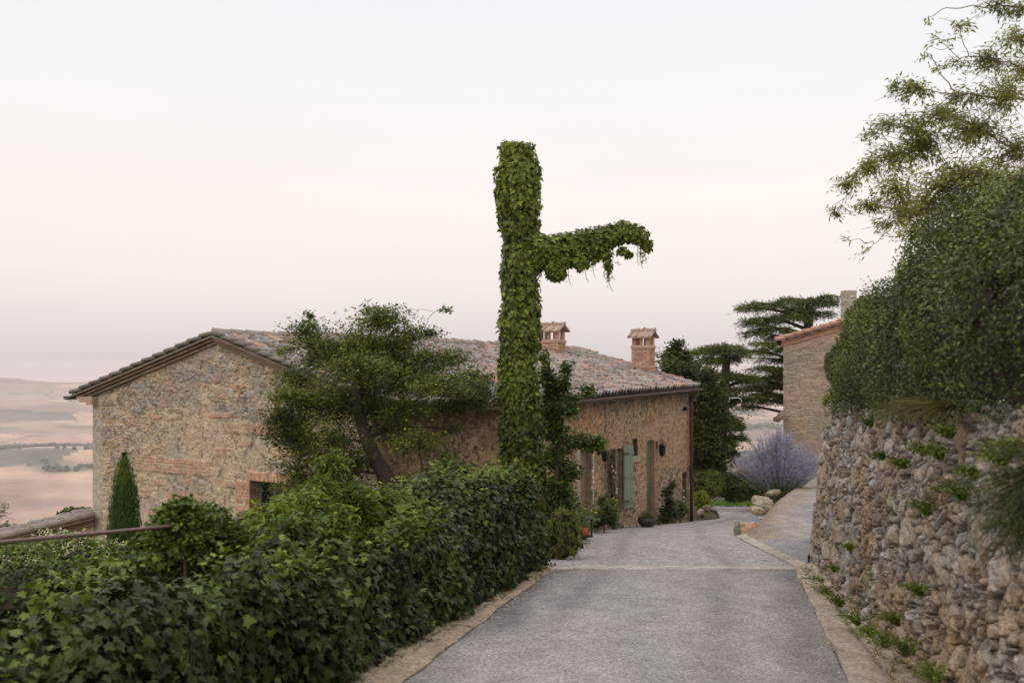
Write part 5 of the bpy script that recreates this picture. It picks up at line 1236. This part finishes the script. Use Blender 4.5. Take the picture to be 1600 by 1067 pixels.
# candle lantern on the ground
lp = P(916.5, 838, 20.2); t = thing('candle_lantern', lp, 'black metal floor lantern holding an orange candle at the road edge before the first doorway', 'lantern')
mb = MB(); hl = .36; BK = lin(36, 32, 32)
for sx_ in (-.1, .1):
    for sy_ in (-.08, .08): mb.box(lp + [sx_, sy_, hl / 2], (.02, .02, hl), BK)
for zz in (.01, hl): mb.box(lp + [0, 0, zz], (.24, .2, .022), BK)
mb.add([lp + [-.12, -.1, hl + .011], lp + [.12, -.1, hl + .011], lp + [.12, .1, hl + .011], lp + [-.12, .1, hl + .011], lp + [0, 0, hl + .08]], [np.array([[0, 1, 4], [1, 2, 4], [2, 3, 4], [3, 0, 4]])], BK)
mb.tube([lp + [.04 * math.cos(a), 0, hl + .1 + .04 * math.sin(a)] for a in np.linspace(0, 2 * np.pi, 12)], .005, BK, 5); mb.build('frame', M_METAL, t, smooth=False)
mb = MB(); mb.tube([lp + [-.03, 0, .02], lp + [-.03, 0, .17], lp + [-.03, 0, .175]], [.05, .05, .045], lin(226, 134, 84), 14); mb.tube([lp + [-.03, 0, .17], lp + [-.03, 0, .2]], .004, BK, 5); mb.build('candle', M_FLOWER, t)

# ---- shrubs past the far corner of the house
gz_ = lambda d, px: float(ground_z((px - 800) / F * d, d))
c, r = pr(1104, 757, 34.5, 26, 24); bush('rounded_shrub', 'rounded olive-green shrub just beyond the drainpipe corner', 'shrub', c, r, 5200, .06, (lin(76, 92, 48), lin(108, 122, 66)), seed=51, base=gz_(34.5, 1104), kind='small')
c, r = pr(1097, 782, 32.6, 11, 16); bush('bright_shrub', 'bright yellow-green shrub beside the lane just past the house corner', 'shrub', c, r, 1700, .07, (lin(120, 140, 50), lin(158, 172, 66)), seed=52, base=gz_(32.6, 1097), kind='small', lumps=.5)
c, r = pr(1150, 762, 37.2, 34, 20); bush('dark_shrub', 'low dark broad shrub along the far edge of the lane', 'shrub', c, r, 5000, .09, (G_DK * .6, G_DK * .95, G_MD), seed=53, base=gz_(37, 1150))
c, r = pr(1190, 762, 34, 30, 18); bush('dark_shrub', 'dark low shrub at the foot of the lavender-blue bush', 'shrub', c, r, 4200, .07, (G_DK * .7, G_MD * .8, G_MD), seed=54, base=gz_(34, 1190))
sprays('pinkish_shrub', 'thin see-through shrub with pinkish dry tips between the dark tree and the lavender-blue bush', 'shrub', 37, [(1150, 728, 24, 12, .7), (1138, 740, 16, 10, .6), (1168, 735, 18, 12, .7), (1160, 718, 14, 8, .4)], [(1155, 775, 37), (1154, 750, 37), (1153, 735, 37)], 'small', .07, (lin(150, 128, 104), lin(176, 152, 130), lin(110, 120, 80)), 22, 16, .014, seed=55, tr=.025, wig=.3)
mb = MB()
for k in range(46):
    x = rng.uniform(1105, 1215); d = rng.uniform(35.6, 37.5) if x < 1180 else rng.uniform(32, 33.5); gx = (x - 800) / F * d; tuft(mb, (gx, d, float(ground_z(gx, d)) + .05), .22, .2, 26, (lin(100, 124, 52), lin(130, 150, 70)), .012)
tag(mb.build('grass', M_LEAF), kind='stuff')

# ---- lavender-blue Russian sage
sb = P(1218, 768, 30.5); sb[2] = float(near_z(sb[0], sb[1])); sg = thing('lavender_bush', sb, 'large airy bush with lavender-blue flower spikes and silvery stems beside the path', 'flowering bush')
st_, fl_, lf_ = MB(), MB(), MB(); n = 560; mscale = 30.5 / F * 1.16
for k in range(n):
    a = rng.uniform(0, 2 * np.pi); el_ = rng.random() ** .75; rad = el_ * 66 * mscale; h = (104 - 42 * el_ ** 1.6) * mscale * rng.uniform(.72, 1.08)
    top = sb + np.array([math.cos(a) * rad * 1.0, math.sin(a) * rad * .8, h]); m_ = sb + np.array([math.cos(a) * rad * .45, math.sin(a) * rad * .4, h * .5 + .1]) + rng.normal(0, .05, 3)
    pts = bez(sb + rng.normal(0, .08, 3) * [1, 1, 0], m_, top, 7); st_.tube(pts, np.linspace(.008, .003, 7), lin(132, 134, 118), 3, False)
    m2_ = 100; t_ = rng.uniform(.48, 1.0, m2_)[:, None]; q = (1 - t_) ** 2 * pts[0] + 2 * t_ * (1 - t_) * m_ + t_ ** 2 * top + rng.normal(0, .028, (m2_, 3)); add_leaves(fl_, q, rng.normal(0, 1, q.shape), rng.normal(0, .5, q.shape) + [0, 0, 1], .036 * rng.uniform(.6, 1.4, m2_), lin(160, 153, 190) * rng.uniform(.75, 1.2, (m2_, 1)) * np.array([1, 1, 1.]), 'small')
    m2_ = 26; t_ = rng.uniform(.08, .6, m2_)[:, None]; q = (1 - t_) ** 2 * pts[0] + 2 * t_ * (1 - t_) * m_ + t_ ** 2 * top + rng.normal(0, .03, (m2_, 3)); add_leaves(lf_, q, rng.normal(0, 1, q.shape), rng.normal(0, .6, q.shape) + [0, 0, 1], .075 * rng.uniform(.6, 1.3, m2_), leafcols(q, lin(88, 104, 64), lin(116, 130, 90)), 'small')
st_.build('stems', M_BARK, sg); fl_.build('blossoms', M_FLOWER, sg); lf_.build('leaves', M_LEAF, sg)

# ---- cedars and the dark tree behind
def cedar(name, label, trunk_px, pads, d0, cols, seed, lk=.22, dens=1.0, dd=1.2):
    tp = np.array([P(*q) for q in trunk_px]); t = thing(name, tp[0], label, 'tree'); path = bezpath(tp); tb = MB(); tb.tube(path, np.linspace(.42, .14, 24), lin(70, 62, 56), 10); tb.build('trunk', M_BARK, t)
    br, nd = MB(), MB()
    for q in pads:
        x, rw, rx, ry = q[:4]; d = d0 + rng.uniform(-dd, dd); c = P(x, rw, d); rx_ = rx * d / F; ry_ = ry * d / F
        k = int(np.argmin(np.abs(path[:, 2] - (c[2] - .25 * abs(path[12, 0] - c[0]))))); a = path[k]
        mid = (a + c) / 2 + [0, 0, .1 * np.linalg.norm(c - a)]; b_ = bez(a, mid, c, 9); br.tube(b_, np.linspace(.10, .04, 9), lin(66, 58, 52), 6, False)
        nt = max(6, int(rx / 2.2 * dens))
        for j in range(nt):
            an = rng.uniform(0, 2 * np.pi); ln = rng.uniform(.5, 1.05); e = c + np.array([math.cos(an) * rx_ * ln, math.sin(an) * rx_ * .9 * ln, rng.normal(0, .3) * ry_ - .35 * ry_ * ln])
            s0 = b_[rng.integers(5, 9)]; m_ = (s0 + e) / 2 + [0, 0, .25 * ry_]; tw_ = bez(s0, m_, e, 7); br.tube(tw_, np.linspace(.03, .008, 7), lin(70, 62, 54), 3, False)
            n = int(70 * dens * (.6 + rx / 50)); tt_ = rng.uniform(.15, 1.05, n)[:, None]; tq = np.clip(tt_, 0, 1); p = (1 - tq) ** 2 * s0 + 2 * tq * (1 - tq) * m_ + tq ** 2 * e
            side = np.stack([np.full(n, -math.sin(an)), np.full(n, math.cos(an)), np.zeros(n)], 1) * rng.normal(0, .26, (n, 1)) * (1.15 - tt_ * .6)
            p = p + side + np.stack([0 * side[:, 0], 0 * side[:, 0], rng.normal(0, .05, n) - .30 * np.abs(side).sum(1)], 1)
            add_leaves(nd, p, rng.normal(0, .7, (n, 3)) + [0, 0, .8], side * 2.2 + (e - s0) / (np.linalg.norm(e - s0) + .01) * .6 + rng.normal(0, .35, (n, 3)), lk * rng.uniform(.5, 1.2, n), leafcols(p, *cols, seed=seed), 'needle')
    br.build('branches', M_BARK, t); nd.build('crown', M_NEEDLE, t); return t
CC = (lin(62, 78, 50), lin(100, 114, 70), lin(124, 136, 80))
cedar('cedar_tree', 'large cedar with tiered flat branches rising behind the tall brick house', [(1270, 700, 46), (1268, 600, 46), (1262, 520, 46), (1266, 465, 46)],
      [(1168, 480, 26, 9), (1195, 474, 34, 10), (1232, 468, 34, 9), (1268, 470, 34, 9), (1298, 462, 20, 7), (1165, 503, 22, 8), (1195, 497, 38, 11), (1238, 493, 42, 12), (1278, 490, 34, 9), (1205, 512, 34, 10), (1180, 519, 24, 8), (1215, 526, 30, 10), (1188, 536, 26, 7), (1212, 545, 26, 8), (1176, 548, 20, 6), (1205, 560, 30, 7), (1196, 574, 36, 8), (1222, 585, 30, 9), (1188, 590, 34, 8), (1210, 600, 34, 9), (1178, 604, 28, 7), (1196, 616, 34, 7), (1170, 622, 24, 7), (1158, 634, 18, 7), (1212, 624, 26, 6), (1150, 607, 22, 5), (1290, 470, 25, 8), (1250, 482, 40, 9)], 46, CC, 71, dens=1.0)
cedar('cedar_tree', 'smaller cedar with an arching flat top beside the end of the farmhouse roof', [(1120, 770, 42), (1122, 700, 42), (1130, 620, 42), (1136, 556, 42)],
      [(1096, 548, 24, 6), (1120, 543, 30, 7), (1145, 543, 24, 7), (1160, 552, 14, 8), (1108, 562, 22, 8), (1136, 558, 22, 8), (1100, 580, 26, 10), (1130, 586, 28, 10), (1158, 588, 26, 8), (1178, 592, 18, 6), (1112, 606, 34, 12), (1120, 628, 32, 12), (1128, 650, 34, 12), (1105, 668, 34, 12), (1142, 662, 20, 7), (1128, 688, 32, 9), (1152, 682, 16, 5), (1112, 706, 32, 10), (1138, 706, 20, 7), (1085, 640, 34, 20), (1110, 618, 40, 16), (1118, 660, 40, 16), (1108, 690, 38, 16), (1092, 712, 34, 14), (1100, 640, 30, 14), (1098, 600, 24, 12), (1096, 690, 30, 12), (1096, 725, 30, 10), (1160, 622, 22, 6)], 42, CC, 72, dens=1.25)
sprays('dark_tree', 'dark bushy broad-leaved tree rising just behind the far chimney and roof corner', 'tree', 38.5,
       [(1052, 560, 12, 14, .9), (1050, 585, 18, 16), (1072, 575, 16, 14), (1090, 592, 20, 14), (1068, 600, 24, 14), (1100, 620, 26, 18), (1086, 640, 26, 20), (1105, 660, 26, 20), (1090, 690, 24, 22), (1110, 715, 24, 18), (1095, 735, 20, 14), (1056, 545, 5, 10, .5), (1068, 556, 5, 8, .5)],
       [(1092, 790, 38.5), (1090, 720, 38.5), (1082, 650, 38.5), (1068, 590, 38.5)], 'oval', .14, (lin(50, 62, 36), lin(80, 94, 50)), 70, 60, .05, seed=73, tr=.16, dd=.9, fs=1.2, tiprad=.8)
# pale far chimney pillar and curved pale pipe seen among the cedars
mb = MB(); pc = P(1106.5, 640, 50)
for k in range(14): mb.box(pc + [0, 0, .12 + .22 * k], (.26 + rng.normal(0, .01), .26, .21), lin(170, 152, 136) * rng.uniform(.85, 1.1), jit=.006)
mb.box(pc + [0, 0, 3.2], (.36, .36, .1), lin(176, 158, 142)); tag(mb.build('stone_pillar', M_STONE, smooth=False), 'slim pale stone pillar showing above the smaller cedar top', 'pillar')
mb = MB(); d = 40.0; pts = [P(1141, 640, d), P(1141, 622, d), P(1139, 621, d)]; mb.tube([P(1126, 634, d), P(1127, 630, d), P(1130, 628, d), P(1139, 628, d), P(1140, 622, d), P(1154, 621.5, d), P(1158, 624, d), P(1159, 630, d)], .02, lin(214, 212, 208), 8); mb.tube([P(1126, 740, d), P(1126, 634, d)], .02, lin(206, 204, 200), 8)
tag(mb.build('pipe_railing', M_METAL), 'thin white curved pipe rail showing in the gap between the two cedars', 'railing')

# ---- things at the left edge behind
sprays('roadside_tree', 'dark small tree cut by the left edge above the handrail', 'tree', 30, [(-12, 800, 22, 16), (-6, 825, 20, 12), (-14, 845, 26, 14)], [(-20, 950, 30), (-18, 880, 30), (-14, 810, 30)], 'needle', .16, (lin(54, 74, 48), lin(86, 100, 62)), 20, 60, .04, seed=81, tr=.1)
c, r = pr(122, 806, 29, 26, 11); bush('distant_shrub', 'dark green treetop peeking over the outbuilding roof beside the farmhouse corner', 'tree', c, r, 3500, .11, (lin(66, 86, 50), lin(104, 120, 66)), seed=82, base=c[2] - 1.5)

# ---- rusty metal handrail
hr = thing('handrail', P(200, 960, 6.6), 'rusty brown metal pipe handrail sloping behind the hedge at the left', 'handrail'); RU = lin(112, 88, 74)
mb = MB(); hp = np.array([P(-260, 872, 4.9), P(0, 847, 5.6), P(205, 828, 6.6), P(400, 808, 8.0), P(610, 788, 10.6)]); mb.tube(bezpath(hp, 30), .013, RU, 12); mb.build('rail', M_METAL, hr)
for px_, d_, rw in ((444, 8.5, 804), (-120, 5.2, 858), (604, 10.5, 789)):
    mb = MB(); p = P(px_, rw, d_); zf = float(near_z(p[0], p[1])); mb.tube([p, (p[0], p[1], zf - .1)], .018, RU, 10); mb.tube([(p[0], p[1], zf - .02), (p[0], p[1], zf + .01)], .05, RU, 10); mb.build('post', M_METAL, hr)

# ---- big clipped hedge on top of the dry stone wall
ry0, ry1 = 3.4, 13.6
def hedge_R(s, p):
    y = ry0 + (ry1 - ry0) * s; ph = np.pi * p
    zb_ = wall_top(y) - .12; zt = EYE + np.interp(y, [3, 5, 8, 10, 11.3, 12.3, 13.1, 13.6], [1.1, 1.2, 1.24, 1.08, .92, .80, .55, -.2]); wd = np.interp(y, [3, 8, 12.2, 13.2, 13.6], [1.1, 1.2, 1.1, .8, .3])
    cx = wall_x(y) + .10 + wd; cs, sn = np.cos(ph), np.sin(ph)
    q = np.stack([cx - wd * np.sign(cs) * np.abs(cs) ** .5, y, zb_ + (zt - zb_) * sn ** .6], 1); nn = np.stack([-cs, 0 * cs, sn], 1)
    qs = q * np.array([1, .42, 1]); b = .30 * noise3(qs, 1.3, 15) + .30 * noise3(qs, 3.0, 16) + .12 * noise3(qs, 8, 17)
    return q + nn * b[:, None]
hd = thing('evergreen_hedge', (wall_x(9) + 1.2, 9.0, float(wall_top(9)) - .1), 'huge dark small-leaved evergreen hedge crowning the dry-stone wall on the right', 'hedge')
HC = (lin(52, 68, 42), lin(84, 102, 60), lin(112, 126, 76))
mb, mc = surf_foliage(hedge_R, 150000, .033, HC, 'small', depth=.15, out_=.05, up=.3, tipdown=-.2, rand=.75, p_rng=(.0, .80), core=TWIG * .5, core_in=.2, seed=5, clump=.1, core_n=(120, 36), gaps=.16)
n = 14000; s_ = rng.random(n); p_ = rng.uniform(.05, .75, n); q = hedge_R(s_, p_); q = q[noise3(q, 2.1, 131) > .1]; k_ = rng.uniform(0, .16, len(q)); q = q + np.stack([-.5 * k_ + rng.normal(0, .02, len(q)), rng.normal(0, .03, len(q)), .7 * k_], 1)
add_leaves(mb, q, np.array([-.3, 0, .8]) + rng.normal(0, .6, q.shape), rng.normal(0, .7, q.shape) + [-.3, 0, .5], .035 * rng.uniform(.6, 1.2, len(q)), leafcols(q, HC[1], HC[2] * 1.2), 'small')
mb.build('leaves', M_GLOSS, hd); mc.build('branches', M_BARK, hd)
c, r = pr(1320, 572, 14.6, 27, 36); bush('evergreen_bush', 'small rounded lobe of evergreen bush at the far left end of the big hedge', 'bush', c, r, 15000, .033, HC, seed=61, base=float(wall_top(14.6)) - .1, kind='small', mat=M_GLOSS, lumps=.22, rand=.75)
c, r = pr(1350, 536, 14.1, 34, 72); bush('evergreen_bush', 'dense upright evergreen bush filling the end of the big hedge above the wall end', 'bush', c, r, 20000, .033, HC, seed=62, base=float(wall_top(14)) - .1, kind='small', mat=M_GLOSS, lumps=.22, rand=.75)
# bare and leafy walnut branches reaching in from the right
wal = [(1480, 322, 44, 22, 1.2), (1540, 305, 46, 22, 1.2), (1592, 285, 36, 24, 1.2), (1430, 362, 36, 16, 1), (1415, 330, 34, 18, 1), (1325, 290, 24, 15, .8), (1308, 332, 16, 7, .6), (1352, 322, 26, 12, .8), (1362, 262, 26, 20), (1400, 296, 38, 28, 1.1), (1392, 245, 34, 22), (1388, 192, 26, 12, .8), (1362, 208, 14, 7, .5), (1352, 215, 10, 6, .3), (1440, 232, 46, 34, 1.2), (1424, 142, 40, 16, .8), (1398, 136, 18, 8, .5), (1470, 180, 46, 26, 1.1), (1520, 205, 56, 34, 1.3), (1562, 150, 46, 34, 1.1), (1500, 275, 56, 30, 1.2), (1545, 95, 44, 18, .8), (1585, 62, 36, 22, .9), (1462, 58, 22, 9, .35), (1500, 38, 36, 12, .35), (1545, 12, 40, 14, .6), (1595, 12, 26, 16, .8), (1580, 240, 40, 34, 1.1), (1445, 330, 44, 22, 1), (1396, 352, 30, 12, .5), (1345, 395, 12, 8, .25), (1480, 105, 34, 12, .35), (1600, 110, 30, 24, 1), (1470, 290, 44, 26, 1.2), (1420, 200, 40, 20, .8), (1540, 280, 50, 30, 1.1), (1330, 372, 16, 9, .15), (1450, 25, 26, 12, .08), (1445, 80, 24, 10, .10), (1500, 150, 40, 16, .6)]
sprays('walnut_tree', 'large half-bare tree with drooping olive leaves reaching over the hedge from the upper right', 'tree', 13.6, wal,
       [(1760, 620, 13.8), (1745, 480, 13.8), (1720, 380, 13.8), (1690, 280, 13.7), (1670, 180, 13.6), (1660, 80, 13.6), (1655, -40, 13.6)], 'long', .072, (lin(108, 122, 76), lin(144, 156, 98), lin(160, 168, 100)), 26, 32, .04, bare=12, seed=24, tr=.17, dd=.7, droop=1.1, wcol=lin(138, 122, 112), wig=.16, tiprad=.35, fs=1.05)

# ---- plants on and under the stone wall
def on_stone(px, row):
    k = (px - 800) / F; ys = np.linspace(2.2, 19, 1700); z = EYE + (HOR - row) / F * ys; zb = base_z(ys); tt_ = wall_x(ys) - .12 + .08 * np.clip(z - zb, 0, 3)
    i = int(np.argmax(k * ys - tt_ > 0))
    return np.array([k * ys[i], ys[i], z[i]])
c = on_stone(1425, 640); gt = []
mb = MB()
for (px_, rw, n, h) in ((1440, 640, 420, .11), (1466, 642, 360, .11), (1412, 642, 300, .08)):
    c = on_stone(px_, rw) + [.10, 0, .0]; tuft(mb, c, h, .19, n, (lin(84, 80, 46), lin(120, 112, 70)), .003, (-.12, -.05), 1.9, 10)
tag(mb.build('ornamental_grass', M_LEAF), 'mop of fine arching olive-brown grass spilling over the top of the stone wall', 'grass clump')
c, r = pr(1505, 622, 7.7, 46, 24, 30); bush('trailing_rosemary', 'dark needle-leaved shrub hanging over the wall top right of the arching grass clump', 'shrub', c, r, 7000, .04, (lin(52, 66, 42), lin(90, 104, 66)), seed=63, kind='needle', mat=M_NEEDLE, base=c[2] - .08, lumps=.5)
t_ = thing('juniper', P(1590, 830, 4.0), 'dark feathery blurred plant hanging in front of the stone wall at the right edge', 'shrub'); mb = MB(); wd = MB(); root = np.array([2.25, 4.1, EYE - .45])
for k in range(80):
    e = P(1572 + rng.normal(0, 30), 815 + rng.normal(0, 42), 3.95 + rng.normal(0, .12)); m_ = (root + e) / 2 + [0, 0, .06]; pts = bez(root, m_, e, 7); wd.tube(pts, np.linspace(.006, .0015, 7), TWIG, 3, False)
    n = 110; tq = rng.uniform(.2, 1, n)[:, None]; p = (1 - tq) ** 2 * root + 2 * tq * (1 - tq) * m_ + tq ** 2 * e + rng.normal(0, .012, (n, 3)); add_leaves(mb, p, rng.normal(0, 1, p.shape), (e - root) * 2 + rng.normal(0, .4, p.shape), .028 * rng.uniform(.6, 1.2, n), leafcols(p, lin(54, 70, 46), lin(88, 104, 68)), 'needle')
mb.build('leaves', M_NEEDLE, t_); wd.build('branches', M_BARK, t_)
c, r = pr(1312, 625, 15.4, 26, 14); bush('herb_clump', 'pale green small-leaved plant on the far end of the stone wall beside the brick house', 'plant', c, r, 3000, .035, (lin(104, 116, 64), lin(140, 150, 88)), seed=64, kind='small', base=c[2] - .15)
WL = [(1445, 700, .12, 'broad green wall tuft, left one of two side by side in the upper middle'), (1471, 706, .12, 'broad green wall tuft, right one of two side by side in the upper middle'), (1506, 768, .17, 'bright yellow-green tuft halfway down the stone wall beside the blurred dark plant'),
      (1450, 792, .16, 'leafy tuft halfway down the stone wall left of the brightest tuft'), (1568, 712, .12, 'tuft above the blurred dark plant near the top right of the stone wall'), (1414, 720, .09, 'small tuft just below the middle pair of tufts'), (1380, 708, .08, 'small olive tuft high on the far half of the wall'),
      (1486, 672, .10, 'flat mossy tuft near the wall top under the dark trailing shrub'), (1362, 657, .10, 'dark tuft at the wall top near the far end'), (1307, 884, .10, 'thin tuft low on the far end of the wall'), (1586, 694, .10, 'tuft at the right edge near the wall top'), (1524, 733, .08, 'tiny tuft between the wall top and the brightest tuft'),
      (1275, 905, .17, 'green weed at the very far foot of the stone wall'), (1293, 922, .2, 'bushy weed at the wall foot, second from the far end'), (1314, 938, .17, 'dark ferny weed at the wall foot, third from the far end'), (1341, 965, .2, 'bright weed at the wall foot, about midway'), (1362, 985, .13, 'small weed at the wall foot beside the flagstones'), (1384, 1000, .17, 'leafy weed climbing the wall foot near the flagstones'),
      (1418, 1010, .2, 'tall weed growing up the wall foot at the lower right'), (1402, 965, .14, 'weed rooted in a low joint of the wall above the flagstones'), (1465, 1052, .16, 'blurred weed at the bottom edge of the picture under the wall'), (1440, 918, .10, 'small weed in a joint in the lower half of the wall'), (1330, 850, .06, 'tiny weed low on the far half of the wall')]
for (px_, rw, h, lb) in WL:
    c = on_stone(px_, rw + h * 20); c = c + [-.01, -.01, -.04]
    weed(lb, c, h * .85, h * .62, 46, (lin(72, 92, 42), lin(106, 124, 56)), name='wall_weed', leafy=6, group='weeds rooted in the dry-stone wall', wd=.004, ls=.028, lk='oval', tipb=.4, lean=(-.05, -.02))
# dry grass and dead leaves scattered at the road edges
mb = MB()
for k in range(230):
    y = rng.uniform(4, 14); side = rng.random() < .5; x = (hedge_x(y) + rng.uniform(.0, .14)) if side else (wall_x(y) - rng.uniform(.02, .2)); tuft(mb, (x, y, float(base_z(y)) + .03), .06, .05, 10, (lin(104, 112, 62), lin(150, 136, 96)), .003, k=4)
tag(mb.build('edge_grass', M_LEAF), kind='stuff')
mb = MB(); n = 2600; y = rng.uniform(3, 33, n); sd = rng.random(n); x = np.where(sd < .5, hedge_x(y) + .05 + rng.exponential(.16, n), np.where(sd < .8, wall_x(y) - .1 - rng.exponential(.3, n), rng.uniform(road_l(y), road_r(y)))); ok = (y < 14); x, y = x[ok], y[ok]
q = np.stack([x, y, near_z(x, y) + .045], 1); add_leaves(mb, q, np.array([0, 0, 1.]) + rng.normal(0, .25, q.shape), rng.normal(0, 1, q.shape), .018 * rng.uniform(.5, 1.6, len(q)), lin(140, 112, 78) * rng.uniform(.5, 1.2, (len(q), 1)), 'small'); tag(mb.build('leaf_litter', M_SOIL), kind='stuff')
# loose gravel
mb = MB(); n = 9000; y = rng.uniform(4.5, 34, n) ** 1.0; u_ = rng.random(n); x = road_l(y) + (road_r(y) - road_l(y)) * np.where(rng.random(n) < .6, rng.beta(.45, .45, n), u_); far = y > 14; x = np.where(far, lane_l(y) + (path_r(y) - lane_l(y)) * u_, x)
z = near_z(x, y) + .015; sz = .005 + .010 * rng.random(n) ** 3 + .0002 * y; oc = np.array([[1, 0, 0], [0, 1, 0], [-1, 0, 0], [0, -1, 0], [0, 0, 1.]]) 
V = oc[None] * sz[:, None, None] * rng.uniform(.6, 1.3, (n, 5, 3)) * [1, 1, .7] + np.stack([x, y, z], 1)[:, None]; fo = np.array([[0, 1, 4], [1, 2, 4], [2, 3, 4], [3, 0, 4]])
mb.add(V.reshape(-1, 3), [(fo[None] + (np.arange(n) * 5)[:, None, None]).reshape(-1, 3)], np.repeat(lin(160, 152, 148) * rng.uniform(.7, 1.3, (n, 1)), 5, 0)); tag(mb.build('gravel', M_ROCK, smooth=False), kind='stuff')

# ---- boulders between the lane and the path
def boulder(c, r, label, colr, seed, flat=1.0, rot=0.0):
    bm = bmesh.new(); rs = np.random.default_rng(seed)
    for p in rs.uniform(-1, 1, (16, 3)): bm.verts.new(p * (1 / max(np.abs(p).max(), .7)) * .95)
    bmesh.ops.convex_hull(bm, input=bm.verts); 
    loose = [v for v in bm.verts if not v.link_faces]; bmesh.ops.delete(bm, geom=loose, context='VERTS')
    bmesh.ops.bevel(bm, geom=bm.edges[:], offset=.1, segments=2, affect='EDGES')
    bmesh.ops.triangulate(bm, faces=bm.faces[:]); bmesh.ops.subdivide_edges(bm, edges=bm.edges[:], cuts=3, use_grid_fill=True)
    v = np.array([q.co[:] for q in bm.verts]); bm.verts.index_update(); f = [[q.index for q in fc.verts] for fc in bm.faces]; bm.free()
    n_ = v / (np.linalg.norm(v, axis=1)[:, None] + 1e-6); v = v + n_ * (.16 * noise3(v, 2.4, seed) + .10 * noise3(v * np.array([1, 1, 3]), 3.5, seed + 1) + .04 * noise3(v, 12, seed + 2))[:, None]
    ca, sa = math.cos(rot), math.sin(rot); v = v * np.asarray(r); v = np.stack([v[:, 0] * ca - v[:, 1] * sa, v[:, 0] * sa + v[:, 1] * ca, v[:, 2]], 1)
    cc = np.asarray(colr) * (1 + .5 * noise3(v, 9, seed + 4))[:, None] * (1 + .3 * noise3(v, 30, seed + 5))[:, None]
    li = sstep(.05, .3, noise3(v, 6, seed + 6)); cc = cc * (1 - .4 * li[:, None]) + lin(190, 182, 170) * .4 * li[:, None]
    mb = MB(); f3 = [np.array([q for q in f if len(q) == k]) for k in (3, 4) if any(len(q) == k for q in f)]; mb.add(v + np.asarray(c), f3, cc); return tag(mb.build('boulder', M_ROCK), label, 'rock', 'rocks dividing the lane from the path')
SB = lin(146, 132, 114)
for (px_, rw, d, rx, ry, lb, cl, fl) in ((1192, 787, 27.2, 18, 10, 'big flat-topped rock on the mound between lane and path', SB, 1), (1210, 773, 28.4, 15, 6, 'long low dark-sided rock behind the big flat-topped one', lin(150, 138, 120), 1), (1184, 799, 26.2, 13, 6, 'low ledge rock under the front of the big flat-topped one', lin(160, 138, 116), 1), (1205, 797, 26.2, 10, 5, 'small pale rock tucked right of the ledge rock', SB, 1),
                                     (1165, 833, 22.4, 13, 11, 'reddish block nearest the road at the tip of the divide', lin(176, 142, 118), 1), (1152, 833, 22.2, 4.5, 12, 'upright grey slab leaning on the left of the reddish block', lin(140, 132, 116), 1), (1164, 822, 22.8, 9, 4, 'yellowish stone lying on top of the reddish block', lin(184, 164, 122), 1),
                                     (1094, 803, 31.0, 7, 6, 'pale small stone at the lane edge next to the drainpipe', SB, 1), (1104, 796, 32.0, 8, 5, 'brownish stone at the lane edge behind the pale small stone', lin(150, 130, 110), 1), (1190, 811, 25.0, 6, 2, 'tiny stone at the foot of the mound', SB, 1)):
    c, r = pr(px_, rw - ry * .45, d, rx, ry, rx * .9); boulder(c, r * (1.3 if px_ < 1170 and px_ > 1140 else .98), lb, cl, int(px_ * 7 + rw), rot=rng.uniform(-.4, .4))

# ================================================================== haze over the valley
hz = bpy.data.meshes.new('haze'); S_ = 26000.0; zt_, zb_ = EYE + 9.0, -420.0
v = [(x, y, z) for x in (-S_, S_) for y in (-S_, S_) for z in (zb_, zt_)]
hz.from_pydata(v, [], [[0, 1, 3, 2], [4, 6, 7, 5], [0, 4, 5, 1], [2, 3, 7, 6], [0, 2, 6, 4], [1, 5, 7, 3]]); ho = bpy.data.objects.new('haze', hz); col.objects.link(ho); ho['kind'] = 'stuff'
m = bpy.data.materials.new('haze_air'); m.use_nodes = True; t = m.node_tree; t.nodes.clear(); o_ = t.nodes.new('ShaderNodeOutputMaterial'); pv = t.nodes.new('ShaderNodeVolumePrincipled')
pv.inputs['Color'].default_value = (.91, .87, .885, 1); pv.inputs['Density'].default_value = 1.15e-4; pv.inputs['Anisotropy'].default_value = .0
t.links.new(pv.outputs[0], o_.inputs['Volume']); hz.materials.append(m)
